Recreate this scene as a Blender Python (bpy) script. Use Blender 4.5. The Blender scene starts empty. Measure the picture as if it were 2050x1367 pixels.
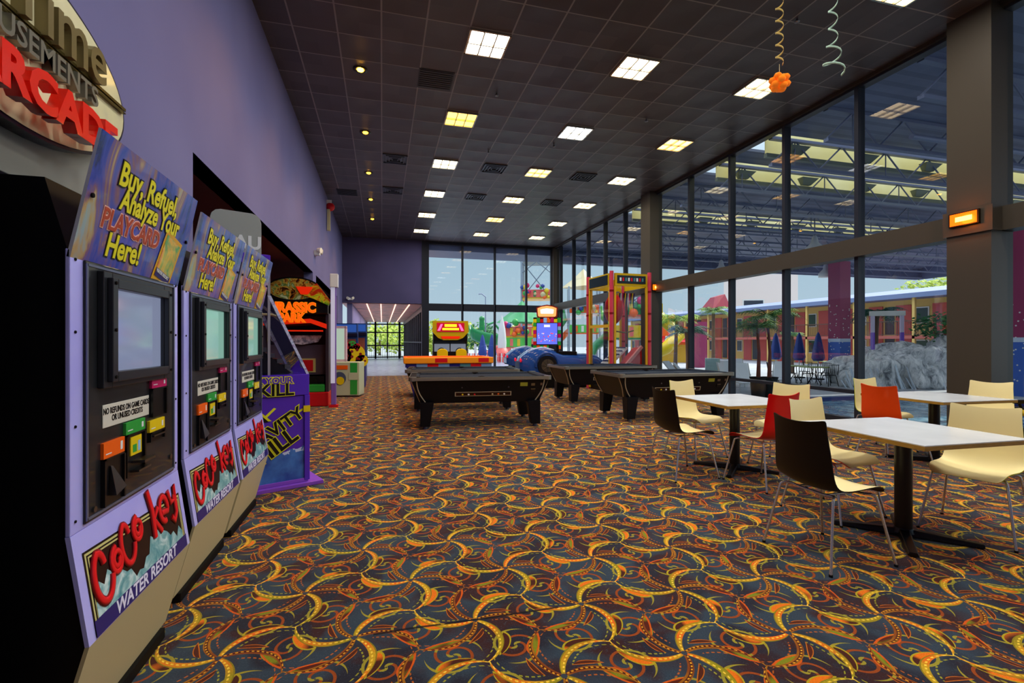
import bpy, bmesh, math, random
from mathutils import Matrix, Vector
random.seed(7)
PI = math.pi
S = bpy.context.scene
C = S.collection
R = math.radians

# ------------------------------------------------------------------ camera
cam_data = bpy.data.cameras.new('camera')
cam_data.sensor_fit = 'HORIZONTAL'
cam_data.sensor_width = 36.0
cam_data.lens = 36.0 * 968 / 2050
cam_data.clip_end = 400
cam_data.clip_start = 0.05
cam = bpy.data.objects.new('camera', cam_data)
C.objects.link(cam)
cam.location = (0, 0, 1.37)
cam.rotation_euler = (R(90), 0, R(-15.03))
S.camera = cam

# ------------------------------------------------------------------ exposure
S.view_settings.view_transform = 'Standard'
S.view_settings.look = 'None'
S.view_settings.exposure = 0.42
S.view_settings.gamma = 1.0
S.view_settings.use_curve_mapping = False
S.cycles.max_bounces = 8
S.cycles.diffuse_bounces = 4
S.cycles.glossy_bounces = 4
S.cycles.transparent_max_bounces = 16
S.cycles.sample_clamp_indirect = 6.0
S.cycles.use_denoising = True

# ------------------------------------------------------------------ sky
world = bpy.data.worlds.new('world')
S.world = world
world.use_nodes = True
wt = world.node_tree
for n in list(wt.nodes):
    wt.nodes.remove(n)
wo = wt.nodes.new('ShaderNodeOutputWorld')
wb = wt.nodes.new('ShaderNodeBackground')
wc = wt.nodes.new('ShaderNodeTexCoord')
ws = wt.nodes.new('ShaderNodeSeparateXYZ')
wr = wt.nodes.new('ShaderNodeValToRGB')
wt.links.new(wc.outputs['Generated'], ws.inputs[0])
wt.links.new(ws.outputs['Z'], wr.inputs[0])
wr.color_ramp.elements[0].position = 0.0
wr.color_ramp.elements[0].color = (0.30, 0.375, 0.43, 1)
wr.color_ramp.elements[1].position = 0.75
wr.color_ramp.elements[1].color = (1.05, 1.15, 1.3, 1)
e = wr.color_ramp.elements.new(0.20)
e.color = (0.235, 0.33, 0.40, 1)
wt.links.new(wr.outputs[0], wb.inputs['Color'])
wb.inputs['Strength'].default_value = 1.35
wt.links.new(wb.outputs[0], wo.inputs[0])

# ------------------------------------------------------------------ sun
sun_data = bpy.data.lights.new('sun', 'SUN')
sun_data.energy = 3.4
sun_data.angle = R(1.5)
sun_data.color = (1.0, 0.93, 0.82)
sun = bpy.data.objects.new('sun', sun_data)
C.objects.link(sun)
sun.rotation_euler = (R(38), 0, R(112))     # from the far side of the pool court, high

# ------------------------------------------------------------------ lamp positions of the ceiling (used by the lamp builder)
CEIL = 5.64
LIGHT_X = (1.45, 3.80, 6.12)
LIGHT_Y = (-0.5, 1.94, 4.36, 6.78, 9.20, 11.62, 14.04, 16.46, 18.88)
PANEL_EMIT = 4.5
PANEL_WATT = 36.0
SPOT_WATT = 18.0

# ================================================================== helpers
def lin(h):
    h = h.lstrip('#')
    r = []
    for i in (0, 2, 4):
        c = int(h[i:i+2], 16) / 255
        r.append(c / 12.92 if c <= .04045 else ((c + .055) / 1.055) ** 2.4)
    return tuple(r)

_m = {}
def mat(name, col='#808080', rough=.5, metal=0., emit=0., ecol=None, alpha=1., coat=0., spec=.5, trans=0.):
    if name in _m: return _m[name]
    m = bpy.data.materials.new(name)
    m.use_nodes = True
    b = m.node_tree.nodes['Principled BSDF']
    c = lin(col) if isinstance(col, str) else col
    b.inputs['Base Color'].default_value = (*c, 1)
    b.inputs['Roughness'].default_value = rough
    b.inputs['Metallic'].default_value = metal
    b.inputs['Specular IOR Level'].default_value = spec
    b.inputs['Coat Weight'].default_value = coat
    if emit:
        ec = lin(ecol) if isinstance(ecol, str) else (ecol or c)
        b.inputs['Emission Color'].default_value = (*ec, 1)
        b.inputs['Emission Strength'].default_value = emit
    _m[name] = m
    return m

class N:
    """small expression builder over shader math nodes"""
    t = None
    def __init__(s, sock): s.s = sock
    @staticmethod
    def op(o, *a):
        n = N.t.nodes.new('ShaderNodeMath'); n.operation = o
        for i, v in enumerate(a):
            if isinstance(v, N): N.t.links.new(v.s, n.inputs[i])
            else: n.inputs[i].default_value = v
        return N(n.outputs[0])
    def __add__(s, o): return N.op('ADD', s, o)
    __radd__ = __add__
    def __sub__(s, o): return N.op('SUBTRACT', s, o)
    def __rsub__(s, o): return N.op('SUBTRACT', o, s)
    def __mul__(s, o): return N.op('MULTIPLY', s, o)
    __rmul__ = __mul__
    def __truediv__(s, o): return N.op('DIVIDE', s, o)
    def __rtruediv__(s, o): return N.op('DIVIDE', o, s)
    def lt(s, o): return N.op('LESS_THAN', s, o)
    def gt(s, o): return N.op('GREATER_THAN', s, o)
    def abs(s): return N.op('ABSOLUTE', s)
    def sin(s): return N.op('SINE', s)
    def cos(s): return N.op('COSINE', s)
    def asin(s): return N.op('ARCSINE', s)
    def floor(s): return N.op('FLOOR', s)
    def sqrt(s): return N.op('SQRT', s)
    def fmod(s, m): return N.op('FLOORED_MODULO', s, m)
    def min(s, o): return N.op('MINIMUM', s, o)
    def max(s, o): return N.op('MAXIMUM', s, o)
    def atan2(s, o): return N.op('ARCTAN2', s, o)
    def wrap(s, m):            # to [-m/2, m/2)
        return (s + m * .5).fmod(m) - m * .5
    @staticmethod
    def mix(f, a, b): return a * (1 - f) + b * f
    @staticmethod
    def noise(vec, scale, detail=2, rough=.5, col=False, dist=0.):
        n = N.t.nodes.new('ShaderNodeTexNoise')
        n.inputs['Scale'].default_value = scale; n.inputs['Detail'].default_value = detail
        n.inputs['Roughness'].default_value = rough; n.inputs['Distortion'].default_value = dist
        if vec is not None: N.t.links.new(vec, n.inputs['Vector'])
        return N(n.outputs[1 if col else 0])
    @staticmethod
    def ramp(f, stops, const=False):
        n = N.t.nodes.new('ShaderNodeValToRGB')
        r = n.color_ramp
        if const: r.interpolation = 'CONSTANT'
        while len(r.elements) < len(stops): r.elements.new(.5)
        for el, (p, c) in zip(r.elements, stops):
            el.position = p; c = lin(c) if isinstance(c, str) else c
            el.color = (*c, 1)
        N.t.links.new(f.s, n.inputs[0])
        return n.outputs[0]
    @staticmethod
    def cmix(f, a, b):
        n = N.t.nodes.new('ShaderNodeMix'); n.data_type = 'RGBA'
        if isinstance(f, N): N.t.links.new(f.s, n.inputs[0])
        else: n.inputs[0].default_value = f
        for i, c in ((6, a), (7, b)):
            if isinstance(c, (str, tuple)):
                c = lin(c) if isinstance(c, str) else c
                n.inputs[i].default_value = (*c, 1)
            else: N.t.links.new(c, n.inputs[i])
        return n.outputs[2]
    @staticmethod
    def bump(h, strength=.3, dist=.01):
        n = N.t.nodes.new('ShaderNodeBump')
        n.inputs['Strength'].default_value = strength; n.inputs['Distance'].default_value = dist
        N.t.links.new(h.s, n.inputs['Height'])
        return n.outputs[0]

def nmat(name, rough=.5, metal=0., spec=.5, coat=0.):
    m = mat(name, '#808080', rough, metal, spec=spec, coat=coat)
    N.t = m.node_tree
    return m, m.node_tree, m.node_tree.nodes['Principled BSDF']

def coords(kind='Object'):
    if kind == 'World':
        g = N.t.nodes.new('ShaderNodeNewGeometry'); v = g.outputs['Position']
    else:
        g = N.t.nodes.new('ShaderNodeTexCoord'); v = g.outputs[kind]
    s = N.t.nodes.new('ShaderNodeSeparateXYZ'); N.t.links.new(v, s.inputs[0])
    return v, N(s.outputs[0]), N(s.outputs[1]), N(s.outputs[2])

class B:
    """mesh builder; .build links ONE object"""
    def __init__(s): s.v = []; s.f = []; s.m = []; s.sm = []; s.ms = []
    def mi(s, m):
        if m is None:
            if not s.ms: s.ms.append(None)
            return 0
        if m not in s.ms: s.ms.append(m)
        return s.ms.index(m)
    def add(s, vs, fs, m=None, smooth=False, M=None):
        o = len(s.v); i = s.mi(m)
        for p in vs:
            p = Vector(p)
            if M is not None: p = M @ p
            s.v.append(tuple(p))
        for f in fs:
            s.f.append(tuple(o + k for k in f)); s.m.append(i); s.sm.append(smooth)
        return s
    def box(s, x0, x1, y0, y1, z0, z1, m=None, M=None):
        vs = [(x0,y0,z0),(x1,y0,z0),(x1,y1,z0),(x0,y1,z0),(x0,y0,z1),(x1,y0,z1),(x1,y1,z1),(x0,y1,z1)]
        return s.add(vs, [(0,3,2,1),(4,5,6,7),(0,1,5,4),(1,2,6,5),(2,3,7,6),(3,0,4,7)], m, False, M)
    def hexa(s, bot, top, m=None, M=None):       # two quads
        return s.add(list(bot)+list(top), [(0,3,2,1),(4,5,6,7),(0,1,5,4),(1,2,6,5),(2,3,7,6),(3,0,4,7)], m, False, M)
    def prism(s, poly, a, b, axis='y', m=None, M=None, mside=None):
        n = len(poly)
        def P(u, w, t):
            return (u, t, w) if axis == 'y' else ((t, u, w) if axis == 'x' else (u, w, t))
        vs = [P(u, w, a) for u, w in poly] + [P(u, w, b) for u, w in poly]
        s.add(vs, [tuple(range(n))[::-1], tuple(range(n, 2*n))], m, False, M)
        o = len(s.v) - 2*n; i = s.mi(mside if mside is not None else m)
        for k in range(n):
            s.f.append((o+k, o+(k+1)%n, o+n+(k+1)%n, o+n+k)); s.m.append(i); s.sm.append(False)
        return s
    def cyl(s, p, q, r0, r1=None, n=12, m=None, caps=True, M=None, smooth=True):
        if r1 is None: r1 = r0
        p = Vector(p); q = Vector(q); d = (q-p).normalized()
        a = d.orthogonal().normalized(); b = d.cross(a)
        vs = []
        for c, r in ((p, r0), (q, r1)):
            for k in range(n):
                t = 2*PI*k/n
                vs.append(c + a*math.cos(t)*r + b*math.sin(t)*r)
        s.add(vs, [(k, (k+1)%n, n+(k+1)%n, n+k) for k in range(n)], m, smooth, M)
        if caps:
            s.add(vs[:n], [tuple(range(n))[::-1]], m, False, M)
            s.add(vs[n:], [tuple(range(n))], m, False, M)
        return s
    def tube(s, pts, r, n=8, m=None, M=None, closed=False, caps=True):
        pts = [Vector(p) for p in pts]; L = len(pts)
        rr = r if isinstance(r, (list, tuple)) else [r]*L
        vs = []; up = None
        for i, p in enumerate(pts):
            if closed: d = pts[(i+1)%L] - pts[i-1]
            else: d = pts[min(i+1, L-1)] - pts[max(i-1, 0)]
            d.normalize()
            if up is None: up = d.orthogonal().normalized()
            up = (up - d*up.dot(d)).normalized(); b = d.cross(up)
            for k in range(n):
                t = 2*PI*k/n
                vs.append(p + up*math.cos(t)*rr[i] + b*math.sin(t)*rr[i])
        fs = []
        for i in range(L if closed else L-1):
            j = (i+1) % L
            for k in range(n):
                fs.append((i*n+k, i*n+(k+1)%n, j*n+(k+1)%n, j*n+k))
        s.add(vs, fs, m, True, M)
        if caps and not closed:
            s.add(vs[:n], [tuple(range(n))[::-1]], m, False, M); s.add(vs[-n:], [tuple(range(n))], m, False, M)
        return s
    def lathe(s, prof, n=20, m=None, M=None, c=(0,0,0)):
        vs = []; L = len(prof)
        for r, z in prof:
            for k in range(n):
                t = 2*PI*k/n
                vs.append((c[0]+r*math.cos(t), c[1]+r*math.sin(t), c[2]+z))
        fs = [(i*n+k, i*n+(k+1)%n, (i+1)*n+(k+1)%n, (i+1)*n+k) for i in range(L-1) for k in range(n)]
        return s.add(vs, fs, m, True, M)
    def sphere(s, c, r, n=12, m=None, M=None, sx=1, sy=1, sz=1):
        h = n//2
        vs = []
        for i in range(h+1):
            a = -PI/2 + PI*i/h
            for k in range(n):
                t = 2*PI*k/n
                vs.append((c[0]+r*sx*math.cos(a)*math.cos(t), c[1]+r*sy*math.cos(a)*math.sin(t), c[2]+r*sz*math.sin(a)))
        fs = [(i*n+k, i*n+(k+1)%n, (i+1)*n+(k+1)%n, (i+1)*n+k) for i in range(h) for k in range(n)]
        return s.add(vs, fs, m, True, M)
    def grid(s, fn, nu, nv, m=None, smooth=True, flip=False, M=None):
        vs = [fn(i/(nu), j/(nv)) for i in range(nu+1) for j in range(nv+1)]
        fs = []
        for i in range(nu):
            for j in range(nv):
                f = (i*(nv+1)+j, (i+1)*(nv+1)+j, (i+1)*(nv+1)+j+1, i*(nv+1)+j+1)
                fs.append(f[::-1] if flip else f)
        return s.add(vs, fs, m, smooth, M)
    def build(s, name, m=None, parent=None, bevel=0., kind=None, seg=2):
        me = bpy.data.meshes.new(name)
        me.from_pydata(s.v, [], s.f)
        for x in s.ms:
            me.materials.append(x if x is not None else m)
        if not s.ms: me.materials.append(m)
        me.polygons.foreach_set('material_index', s.m)
        me.polygons.foreach_set('use_smooth', s.sm)
        me.validate(); me.update()
        o = bpy.data.objects.new(name, me)
        C.objects.link(o)
        if parent is not None: o.parent = parent
        if kind: o['kind'] = kind
        if bevel:
            md = o.modifiers.new('bevel', 'BEVEL'); md.width = bevel; md.segments = seg; md.limit_method = 'ANGLE'; md.angle_limit = R(40)
        return o

def tag(o, label, cat, group=None, kind=None):
    o['label'] = label; o['category'] = cat
    if group: o['group'] = group
    if kind: o['kind'] = kind
    return o
def thing(name, label, cat, loc=(0,0,0), rz=0., group=None):
    o = bpy.data.objects.new(name, None); C.objects.link(o)
    o.location = loc; o.rotation_euler = (0, 0, rz); o.empty_display_size = .1
    return tag(o, label, cat, group)
def kids(o): return [c for c in C.objects if c.parent == o]
def dup(root, loc, rz=None, label=None, group=None):
    r = root.copy(); C.objects.link(r); r.location = loc
    if rz is not None: r.rotation_euler = (0, 0, rz)
    if label: r['label'] = label
    if group: r['group'] = group
    def rec(a, b):
        for ch in kids(a):
            c = ch.copy(); C.objects.link(c); c.parent = b
            rec(ch, c)
    rec(root, r)
    return r
def frame(o, right, up):
    r = Vector(right).normalized(); u = Vector(up).normalized(); n = r.cross(u)
    M = Matrix.Identity(4)
    for i in range(3):
        M[i][0] = r[i]; M[i][1] = u[i]; M[i][2] = n[i]; M[i][3] = o[i]
    return M
_t = {}
def text_mesh(s, size, extrude, offset, align='CENTER', spacing=1., shear=0.):
    key = (s, size, extrude, offset, align, spacing, shear)
    if key in _t: return _t[key].copy()
    cu = bpy.data.curves.new('t', 'FONT'); cu.body = s; cu.size = size
    cu.extrude = extrude; cu.offset = offset; cu.align_x = align; cu.align_y = 'CENTER'
    cu.resolution_u = 3; cu.space_character = spacing; cu.shear = shear; cu.space_line = .9
    o = bpy.data.objects.new('t', cu); C.objects.link(o)
    bpy.context.view_layer.update()
    me = bpy.data.meshes.new_from_object(o.evaluated_get(bpy.context.evaluated_depsgraph_get()))
    bpy.data.objects.remove(o); bpy.data.curves.remove(cu)
    _t[key] = me
    return me.copy()
def text(s, size, M, m, name, parent, extrude=.001, offset=0., align='CENTER', spacing=1., sx=1., shear=0., outline=None, ow=.004):
    """flat raised lettering; with outline= a wider layer behind, in the same mesh"""
    me = text_mesh(s, size, extrude, offset, align, spacing, shear)
    b = B()
    def put(me, mt, dz):
        b.add([(v.co.x*sx, v.co.y, v.co.z+dz) for v in me.vertices], [tuple(p.vertices) for p in me.polygons], mt)
    if outline is not None:
        put(text_mesh(s, size, extrude, offset+ow, align, spacing, shear), outline, 0)
        put(me, m, extrude*1.2)
    else: put(me, m, 0)
    o = b.build(name, m, parent)
    o.matrix_local = M
    return o

# ------------------------------------------------------------------ shared materials
BLACK = mat('black_plastic', '#0d0d0f', .35)
MATTE = mat('matte_black', '#0a0a0b', .7)
CHROME = mat('chrome', '#c8c8c8', .18, 1.)
STEEL = mat('brushed_steel', '#8d8f93', .35, 1.)
WHITE = mat('white_plastic', '#dcdcd8', .4)
YEL = mat('yellow_paint', '#e0c010', .4)
GREEN = mat('green_paint', '#2a9a3a', .4)
ORANGE = mat('orange_paint', '#f06010', .4)
REDP = mat('red_paint', '#c8101c', .35)
MAGENTA = mat('magenta_paint', '#c81060', .4)
CREAM = mat('cream_paint', '#c8b98a', .5)
FRAME = mat('window_frame_bronze', '#2a2c33', .38, .3)
COLUMN = mat('column_bronze', '#473f34', .40, .25)

def glass_mat(name, tint='#f2f8fa', ior=1.5, k=1.6):
    m = bpy.data.materials.new(name); m.use_nodes = True
    t = m.node_tree
    for n in list(t.nodes): t.nodes.remove(n)
    out = t.nodes.new('ShaderNodeOutputMaterial'); mx = t.nodes.new('ShaderNodeMixShader')
    tr = t.nodes.new('ShaderNodeBsdfTransparent'); gl = t.nodes.new('ShaderNodeBsdfGlossy')
    fr = t.nodes.new('ShaderNodeFresnel'); mu = t.nodes.new('ShaderNodeMath'); mu.operation = 'MULTIPLY'; mu.use_clamp = True
    fr.inputs['IOR'].default_value = ior; mu.inputs[1].default_value = k
    tr.inputs['Color'].default_value = (*lin(tint), 1); gl.inputs['Roughness'].default_value = 0.0
    t.links.new(fr.outputs[0], mu.inputs[0]); t.links.new(mu.outputs[0], mx.inputs[0])
    t.links.new(tr.outputs[0], mx.inputs[1]); t.links.new(gl.outputs[0], mx.inputs[2]); t.links.new(mx.outputs[0], out.inputs[0])
    return m
GLASS = glass_mat('window_glass')
ACRYL = glass_mat('clear_acrylic', '#f4f4f8', 1.45, 1.3)

# ================================================================== carpet (node pattern on a hexagonal lattice)
def carpet():
    m, t, b = nmat('swirl_carpet', rough=.95, spec=.12)
    pos, X, Y, Z = coords('World')
    # slight waviness of the weave
    nz = N.noise(pos, 3.0, 1)
    X = X + (nz - .5) * .02
    Y = Y + (N.noise(pos, 2.3, 1) - .5) * .02
    a = .563; h = a * math.sqrt(3)
    x1 = (X - .441).wrap(a); y1 = (Y - 2.347).wrap(h)
    x2 = (X - .441 - a/2).wrap(a); y2 = (Y - 2.347 - h/2).wrap(h)
    d1 = x1*x1 + y1*y1; d2 = x2*x2 + y2*y2
    f = d2.lt(d1)
    x = N.mix(f, x1, x2); y = N.mix(f, y1, y2)
    r = (d1.min(d2)).sqrt().max(.002)
    th = y.atan2(x)
    L = a / math.sqrt(3); al = R(56)
    # arms: each of the six bends round to the corner of its cell
    beta = al - ((r * (math.sin(al)/L)).min(.999)).asin()
    w = th - beta - R(30)                       # corners lie at 30 + 60k degrees
    k = ((w / R(60)) + .5).floor()
    dw = w - k * R(60)
    par = k.fmod(2.0)                           # 0 / 1 : two families of arms
    dist = r * dw * .80
    ad = dist.abs()
    rl = r / L
    # --- family A : broad yellow / orange arms
    wA = .0055 + .0095 * ((rl * PI).sin().max(0.0))
    armA = ad.lt(wA) * par.lt(.5)
    rimA = ad.gt(wA * .62) * armA
    coreA = (dist + .004).abs().lt(.0035) * ((r * 260).sin().gt(-.1)) * armA
    # --- family B : thin orange double line with maroon between
    wB = .0060 + .0065 * ((rl * PI).sin().max(0.0))
    armB = ad.lt(wB) * par.gt(.5)
    innerB = (dist - .002).abs().lt(wB * .45) * armB
    dashB = (dist - .003).abs().lt(.003) * ((r * 300).sin().gt(0.0)) * armB
    # --- leaf eyes astride the arms, towards the far end
    q = (r - L*.72) / (L*.22)
    lens = (1.0 - q*q).max(0.0) * .030
    sd = dist + .030 * par - .020
    inL = sd.abs().lt(lens)
    rimL = sd.abs().gt(lens - .008) * inL
    # second thinner leaf nearer the node
    q2 = (r - L*.40) / (L*.20)
    lens2 = (1.0 - q2*q2).max(0.0) * .022
    sd2 = dist - .036
    inL2 = sd2.abs().lt(lens2 * .6) * par.gt(.5)
    rimL2 = sd2.abs().gt(lens2 * .6 - .004) * inL2
    # thin companion arc following each arm on its outer side, dotted
    co = (dist + .034).abs().lt(.0030) * (rl.gt(.25))
    coD = co * ((r * 230 + dw*9).sin().gt(-.2))
    # --- scroll at the middle of every cell side
    kk = ((th / R(60)) + .5).floor()
    ph = th - kk * R(60)
    mx = r * ph.cos() - a/2
    my = r * ph.sin()
    rho = (mx*mx + my*my).sqrt()
    psi = my.atan2(mx)
    kap = 56.0
    un = psi + rho * kap
    dl = un.wrap(PI)
    kr = rho * kap
    sdist = (rho * dl).abs() / (kr*kr + 1.0).sqrt()
    scr = sdist.lt(.0066) * rho.lt(.125) * rho.gt(.004)
    side = (un.cos()).gt(0.0)
    # --- pick the large scale blend of colours
    big = N.noise(pos, 1.3, 1)
    mid = N.noise(pos, 5.5, 2)
    fine = N.noise(pos, 160.0, 2, .7)
    streak = N.noise(pos, 55.0, 1, dist=2.5)
    def T(v, lo, hi): return N.op('CLAMP', v) if False else ((v - lo) / (hi - lo)).max(0.0).min(1.0)
    bg = N.cmix(T(mid, .44, .56), '#25232c', '#3a1c1a')
    bg = N.cmix(T(N.noise(pos, 2.8, 2, dist=.6), .45, .58), bg, '#323e48')
    bg = N.cmix(T(streak, .58, .72) * .5, bg, '#46505a')
    yo = N.cmix(T(N.noise(pos, 9.0, 1), .38, .62), '#d0a018', '#ee6a0c')
    yo = N.cmix(T(N.noise(pos, 4.0, 1), .48, .64) * .8, yo, '#8c8e14')
    og = N.cmix(T(N.noise(pos, 7.0, 1), .40, .60), '#8a420e', '#a8680e')
    c = bg
    c = N.cmix(coD * .85, c, N.cmix(par, '#a8a020', '#c06010'))
    c = N.cmix(scr, c, N.cmix(side, '#a09028', '#9a4410'))
    c = N.cmix(inL2, c, '#54200a'); c = N.cmix(rimL2, c, '#c8680c')
    c = N.cmix(inL, c, N.cmix(par, N.cmix(T(N.noise(pos, 6.0, 0), .45, .55), '#f07408', '#4a1c0c'), N.cmix(T(N.noise(pos, 8.0, 0), .45, .55), '#828414', '#5a1c08')))
    c = N.cmix(rimL, c, N.cmix(par, '#b8a018', '#d85808'))
    c = N.cmix(armB, c, og); c = N.cmix(innerB, c, '#4e1608'); c = N.cmix(dashB, c, '#e8a020')
    c = N.cmix(armA, c, yo); c = N.cmix(rimA * dist.gt(0.0) , c, '#8f7c10'); c = N.cmix(coreA, c, '#ffd040')
    hub = r.lt(.014)
    c = N.cmix(hub, c, '#39404a')
    seam = (Y - 2.350 - (X*7.0).sin()*.004).abs().lt(.008) * (X - .42).abs().lt(.46) * N.noise(pos, 9.0, 2).gt(.36)
    c = N.cmix(seam * .9, c, '#08070a')
    # pile shade
    hs = t.nodes.new('ShaderNodeHueSaturation')
    hs.inputs['Saturation'].default_value = 1.0
    vv = fine * .75 + .45
    t.links.new(vv.s, hs.inputs['Value']); t.links.new(c, hs.inputs['Color'])
    t.links.new(hs.outputs[0], b.inputs['Base Color'])
    t.links.new(N.bump(fine, .25, .004), b.inputs['Normal'])
    b.inputs['Sheen Weight'].default_value = .12
    b.inputs['Sheen Roughness'].default_value = .5
    return m
CARPET = carpet()

def hallway_tile():
    m, t, b = nmat('pale_blue_floor', rough=.28, spec=.5)
    pos, X, Y, Z = coords('World')
    g = (X.wrap(.46).abs().gt(.224)).max(Y.wrap(.46).abs().gt(.224))
    n = N.noise(pos, 4.0, 3)
    c = N.ramp(n, [(.35, '#707a92'), (.65, '#98a2bc')])
    c = N.cmix(g * .5, c, '#70788c')
    t.links.new(c, b.inputs['Base Color'])
    return m

def ceiling_mat():
    m, t, b = nmat('dark_ceiling_tiles', rough=.42, spec=.42)
    pos, X, Y, Z = coords('World')
    px, py = 2.335/4, 2.42/4
    dx = (X - 1.45 - px/2).wrap(px); dy = (Y - 6.78 - py/2).wrap(py)
    bar = dx.abs().lt(.011).max(dy.abs().lt(.009))
    cell = N.noise(None, 1.0, 0)
    cx = ((X - 1.45 - px/2)/px + .5).floor(); cy = ((Y - 6.78 - py/2)/py + .5).floor()
    wn = t.nodes.new('ShaderNodeTexWhiteNoise'); wn.noise_dimensions = '2D'
    cv = t.nodes.new('ShaderNodeCombineXYZ'); t.links.new(cx.s, cv.inputs[0]); t.links.new(cy.s, cv.inputs[1])
    t.links.new(cv.outputs[0], wn.inputs['Vector'])
    v = N(wn.outputs['Value'])
    c = N.ramp(v, [(0, '#453f3f'), (1, '#524b4b')])
    c = N.cmix(bar, c, '#8a847e')
    t.links.new(c, b.inputs['Base Color'])
    # tiles sag a little between the bars
    sag = ((dx * (PI/px)).sin().abs()) * ((dy * (PI/py)).sin().abs())
    fine = N.noise(pos, 60.0, 2)
    hgt = (0.0 - sag) * 1.0 + bar * .35 + fine * .05 + N.noise(pos, 1.7, 1) * .8
    t.links.new(N.bump(hgt, .55, .02), b.inputs['Normal'])
    return m

def wall_mat(name, c1, c2, rough=.6):
    m, t, b = nmat(name, rough=rough, spec=.3)
    pos, X, Y, Z = coords('World')
    n = N.noise(pos, .8, 2)
    t.links.new(N.ramp(n, [(.3, c1), (.7, c2)]), b.inputs['Base Color'])
    t.links.new(N.bump(N.noise(pos, 90.0, 2), .08, .003), b.inputs['Normal'])
    return m
LAV = wall_mat('lavender_paint', '#6a6890', '#74729a')
PURP = wall_mat('dusky_purple_paint', '#47425f', '#524b6a')
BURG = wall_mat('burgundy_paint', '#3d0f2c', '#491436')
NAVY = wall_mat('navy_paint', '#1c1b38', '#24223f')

def st(name, b, m): return b.build(name, m, kind='structure')

XL, XR, YB = -1.573, 7.6, 20.8
# floor
b = B(); b.box(-4.2, 7.75, -3.2, 20.0, -.2, 0); st('floor', b, CARPET)
b = B(); b.box(-4.2, 7.75, 20.0, 41.2, -.2, -.001); st('floor', b, hallway_tile())
# ceiling
b = B(); b.box(XL-.2, 7.8, -3.2, 21.0, CEIL, CEIL+.15); st('ceiling', b, ceiling_mat())
# left wall: solid stretch, then a long recess below a header
b = B()
b.box(XL-.2, XL+.03, -3.2, 4.64, 0, CEIL)
b.box(XL-.2, XL, 4.64, 12.2, 3.0, CEIL)
b.box(XL-.2, XL, 12.2, 12.75, 0, CEIL)
b.box(XL-.2, XL, 12.75, 18.6, 3.0, CEIL)
b.box(XL-.2, XL, 18.6, YB+.2, 0, CEIL)
st('wall_left', b, LAV)
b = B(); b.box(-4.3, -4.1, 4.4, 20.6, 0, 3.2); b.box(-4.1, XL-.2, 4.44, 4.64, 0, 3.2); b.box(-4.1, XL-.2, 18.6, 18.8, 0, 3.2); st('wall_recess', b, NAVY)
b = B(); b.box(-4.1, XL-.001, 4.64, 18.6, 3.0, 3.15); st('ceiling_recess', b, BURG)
# back wall above the passage
b = B(); b.box(XL, 1.9, YB, YB+.2, 2.97, CEIL); st('wall_back', b, PURP)
b = B(); b.box(1.62, 1.92, YB-.05, YB+.25, 0, CEIL); st('column_back', b, FRAME)
# behind the camera
b = B(); b.box(XL-.2, 7.8, -3.4, -3.2, 0, CEIL); st('wall_front', b, PURP)
# passage
def passage_ceiling():
    m, t, bb = nmat('coppery_ceiling', rough=.45, spec=.4)
    pos, X, Y, Z = coords('World')
    g = Y.wrap(1.2).abs().lt(.02)
    c = N.ramp(N.noise(pos, 1.6, 4), [(.35, '#a87058'), (.5, '#f0a888'), (.65, '#d09880')])
    c = N.cmix(g, c, '#c09a80')
    t.links.new(c, bb.inputs['Base Color'])
    return m
b = B(); b.box(-1.6, 1.9, YB+.2, 41.2, 2.95, 3.1); st('ceiling_passage', b, passage_ceiling())
b = B(); b.box(-1.4, -1.2, YB+.2, 41.2, 0, 2.95); st('wall_passage_left', b, LAV)
for x in (-.62, -.05, .55, 1.12):
    b = B(); b.box(x-.022, x+.022, YB+.25, 40.0, 2.92, 2.949); st('trim_passage_strip', b, mat('pale_strip', '#e8d0c4', .3, emit=1.1, ecol='#ffd8c0'))  # pale strips, with a glow added to brighten the passage
for x in (-.62, -.05, .55, 1.12):  # added area lamps under the strips, lifting the passage floor and ceiling
    for y in (25.0, 33.0):
        ld = bpy.data.lights.new('passage_fill', 'AREA'); ld.shape = 'RECTANGLE'; ld.size = .04; ld.size_y = 7.0; ld.energy = 45; ld.color = (1, .9, .82)
        lo = bpy.data.objects.new('passage_fill', ld); C.objects.link(lo); lo.location = (x, y, 2.91); lo.visible_glossy = False
# passage right side: dark framed glazing
b = B()
for i in range(13):
    y = YB + .5 + i*1.55
    b.box(1.68, 1.80, y-.05, y+.05, 0, 2.95)
b.box(1.68, 1.8, YB+.2, 41, 2.7, 2.95); b.box(1.68, 1.8, YB+.2, 41, 0, .12); b.box(1.68, 1.8, YB+.2, 41, 1.3, 1.36)
o = st('window_passage', b, FRAME)
b = B(); b.add([(1.74, YB+.2, .1), (1.74, 41, .1), (1.74, 41, 2.7), (1.74, YB+.2, 2.7)], [(0, 1, 2, 3)]); b.build('glass', GLASS, o)
# end doors of the passage
YD = 40.6
b = B()
for x in (-1.2, -.55, -.50, .42, 1.34, 1.40, 1.98):
    b.box(x-.05, x+.05, YD-.05, YD+.05, 0, 2.95)
for z in (2.72, 2.05, .05, 1.0): b.box(-1.2, 1.98, YD-.05, YD+.05, z, z+.1)
o = st('door_1', b, FRAME)
b = B(); b.add([(-1.2, YD, 0), (2, YD, 0), (2, YD, 2.9), (-1.2, YD, 2.9)], [(0, 1, 2, 3)]); b.build('glass', GLASS, o)
b = B()
for x in (.36, .48): b.tube([(x, YD-.1, .9), (x, YD-.1, 1.3)], .015, 6)
b.build('door_handle', CHROME, o)

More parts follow.
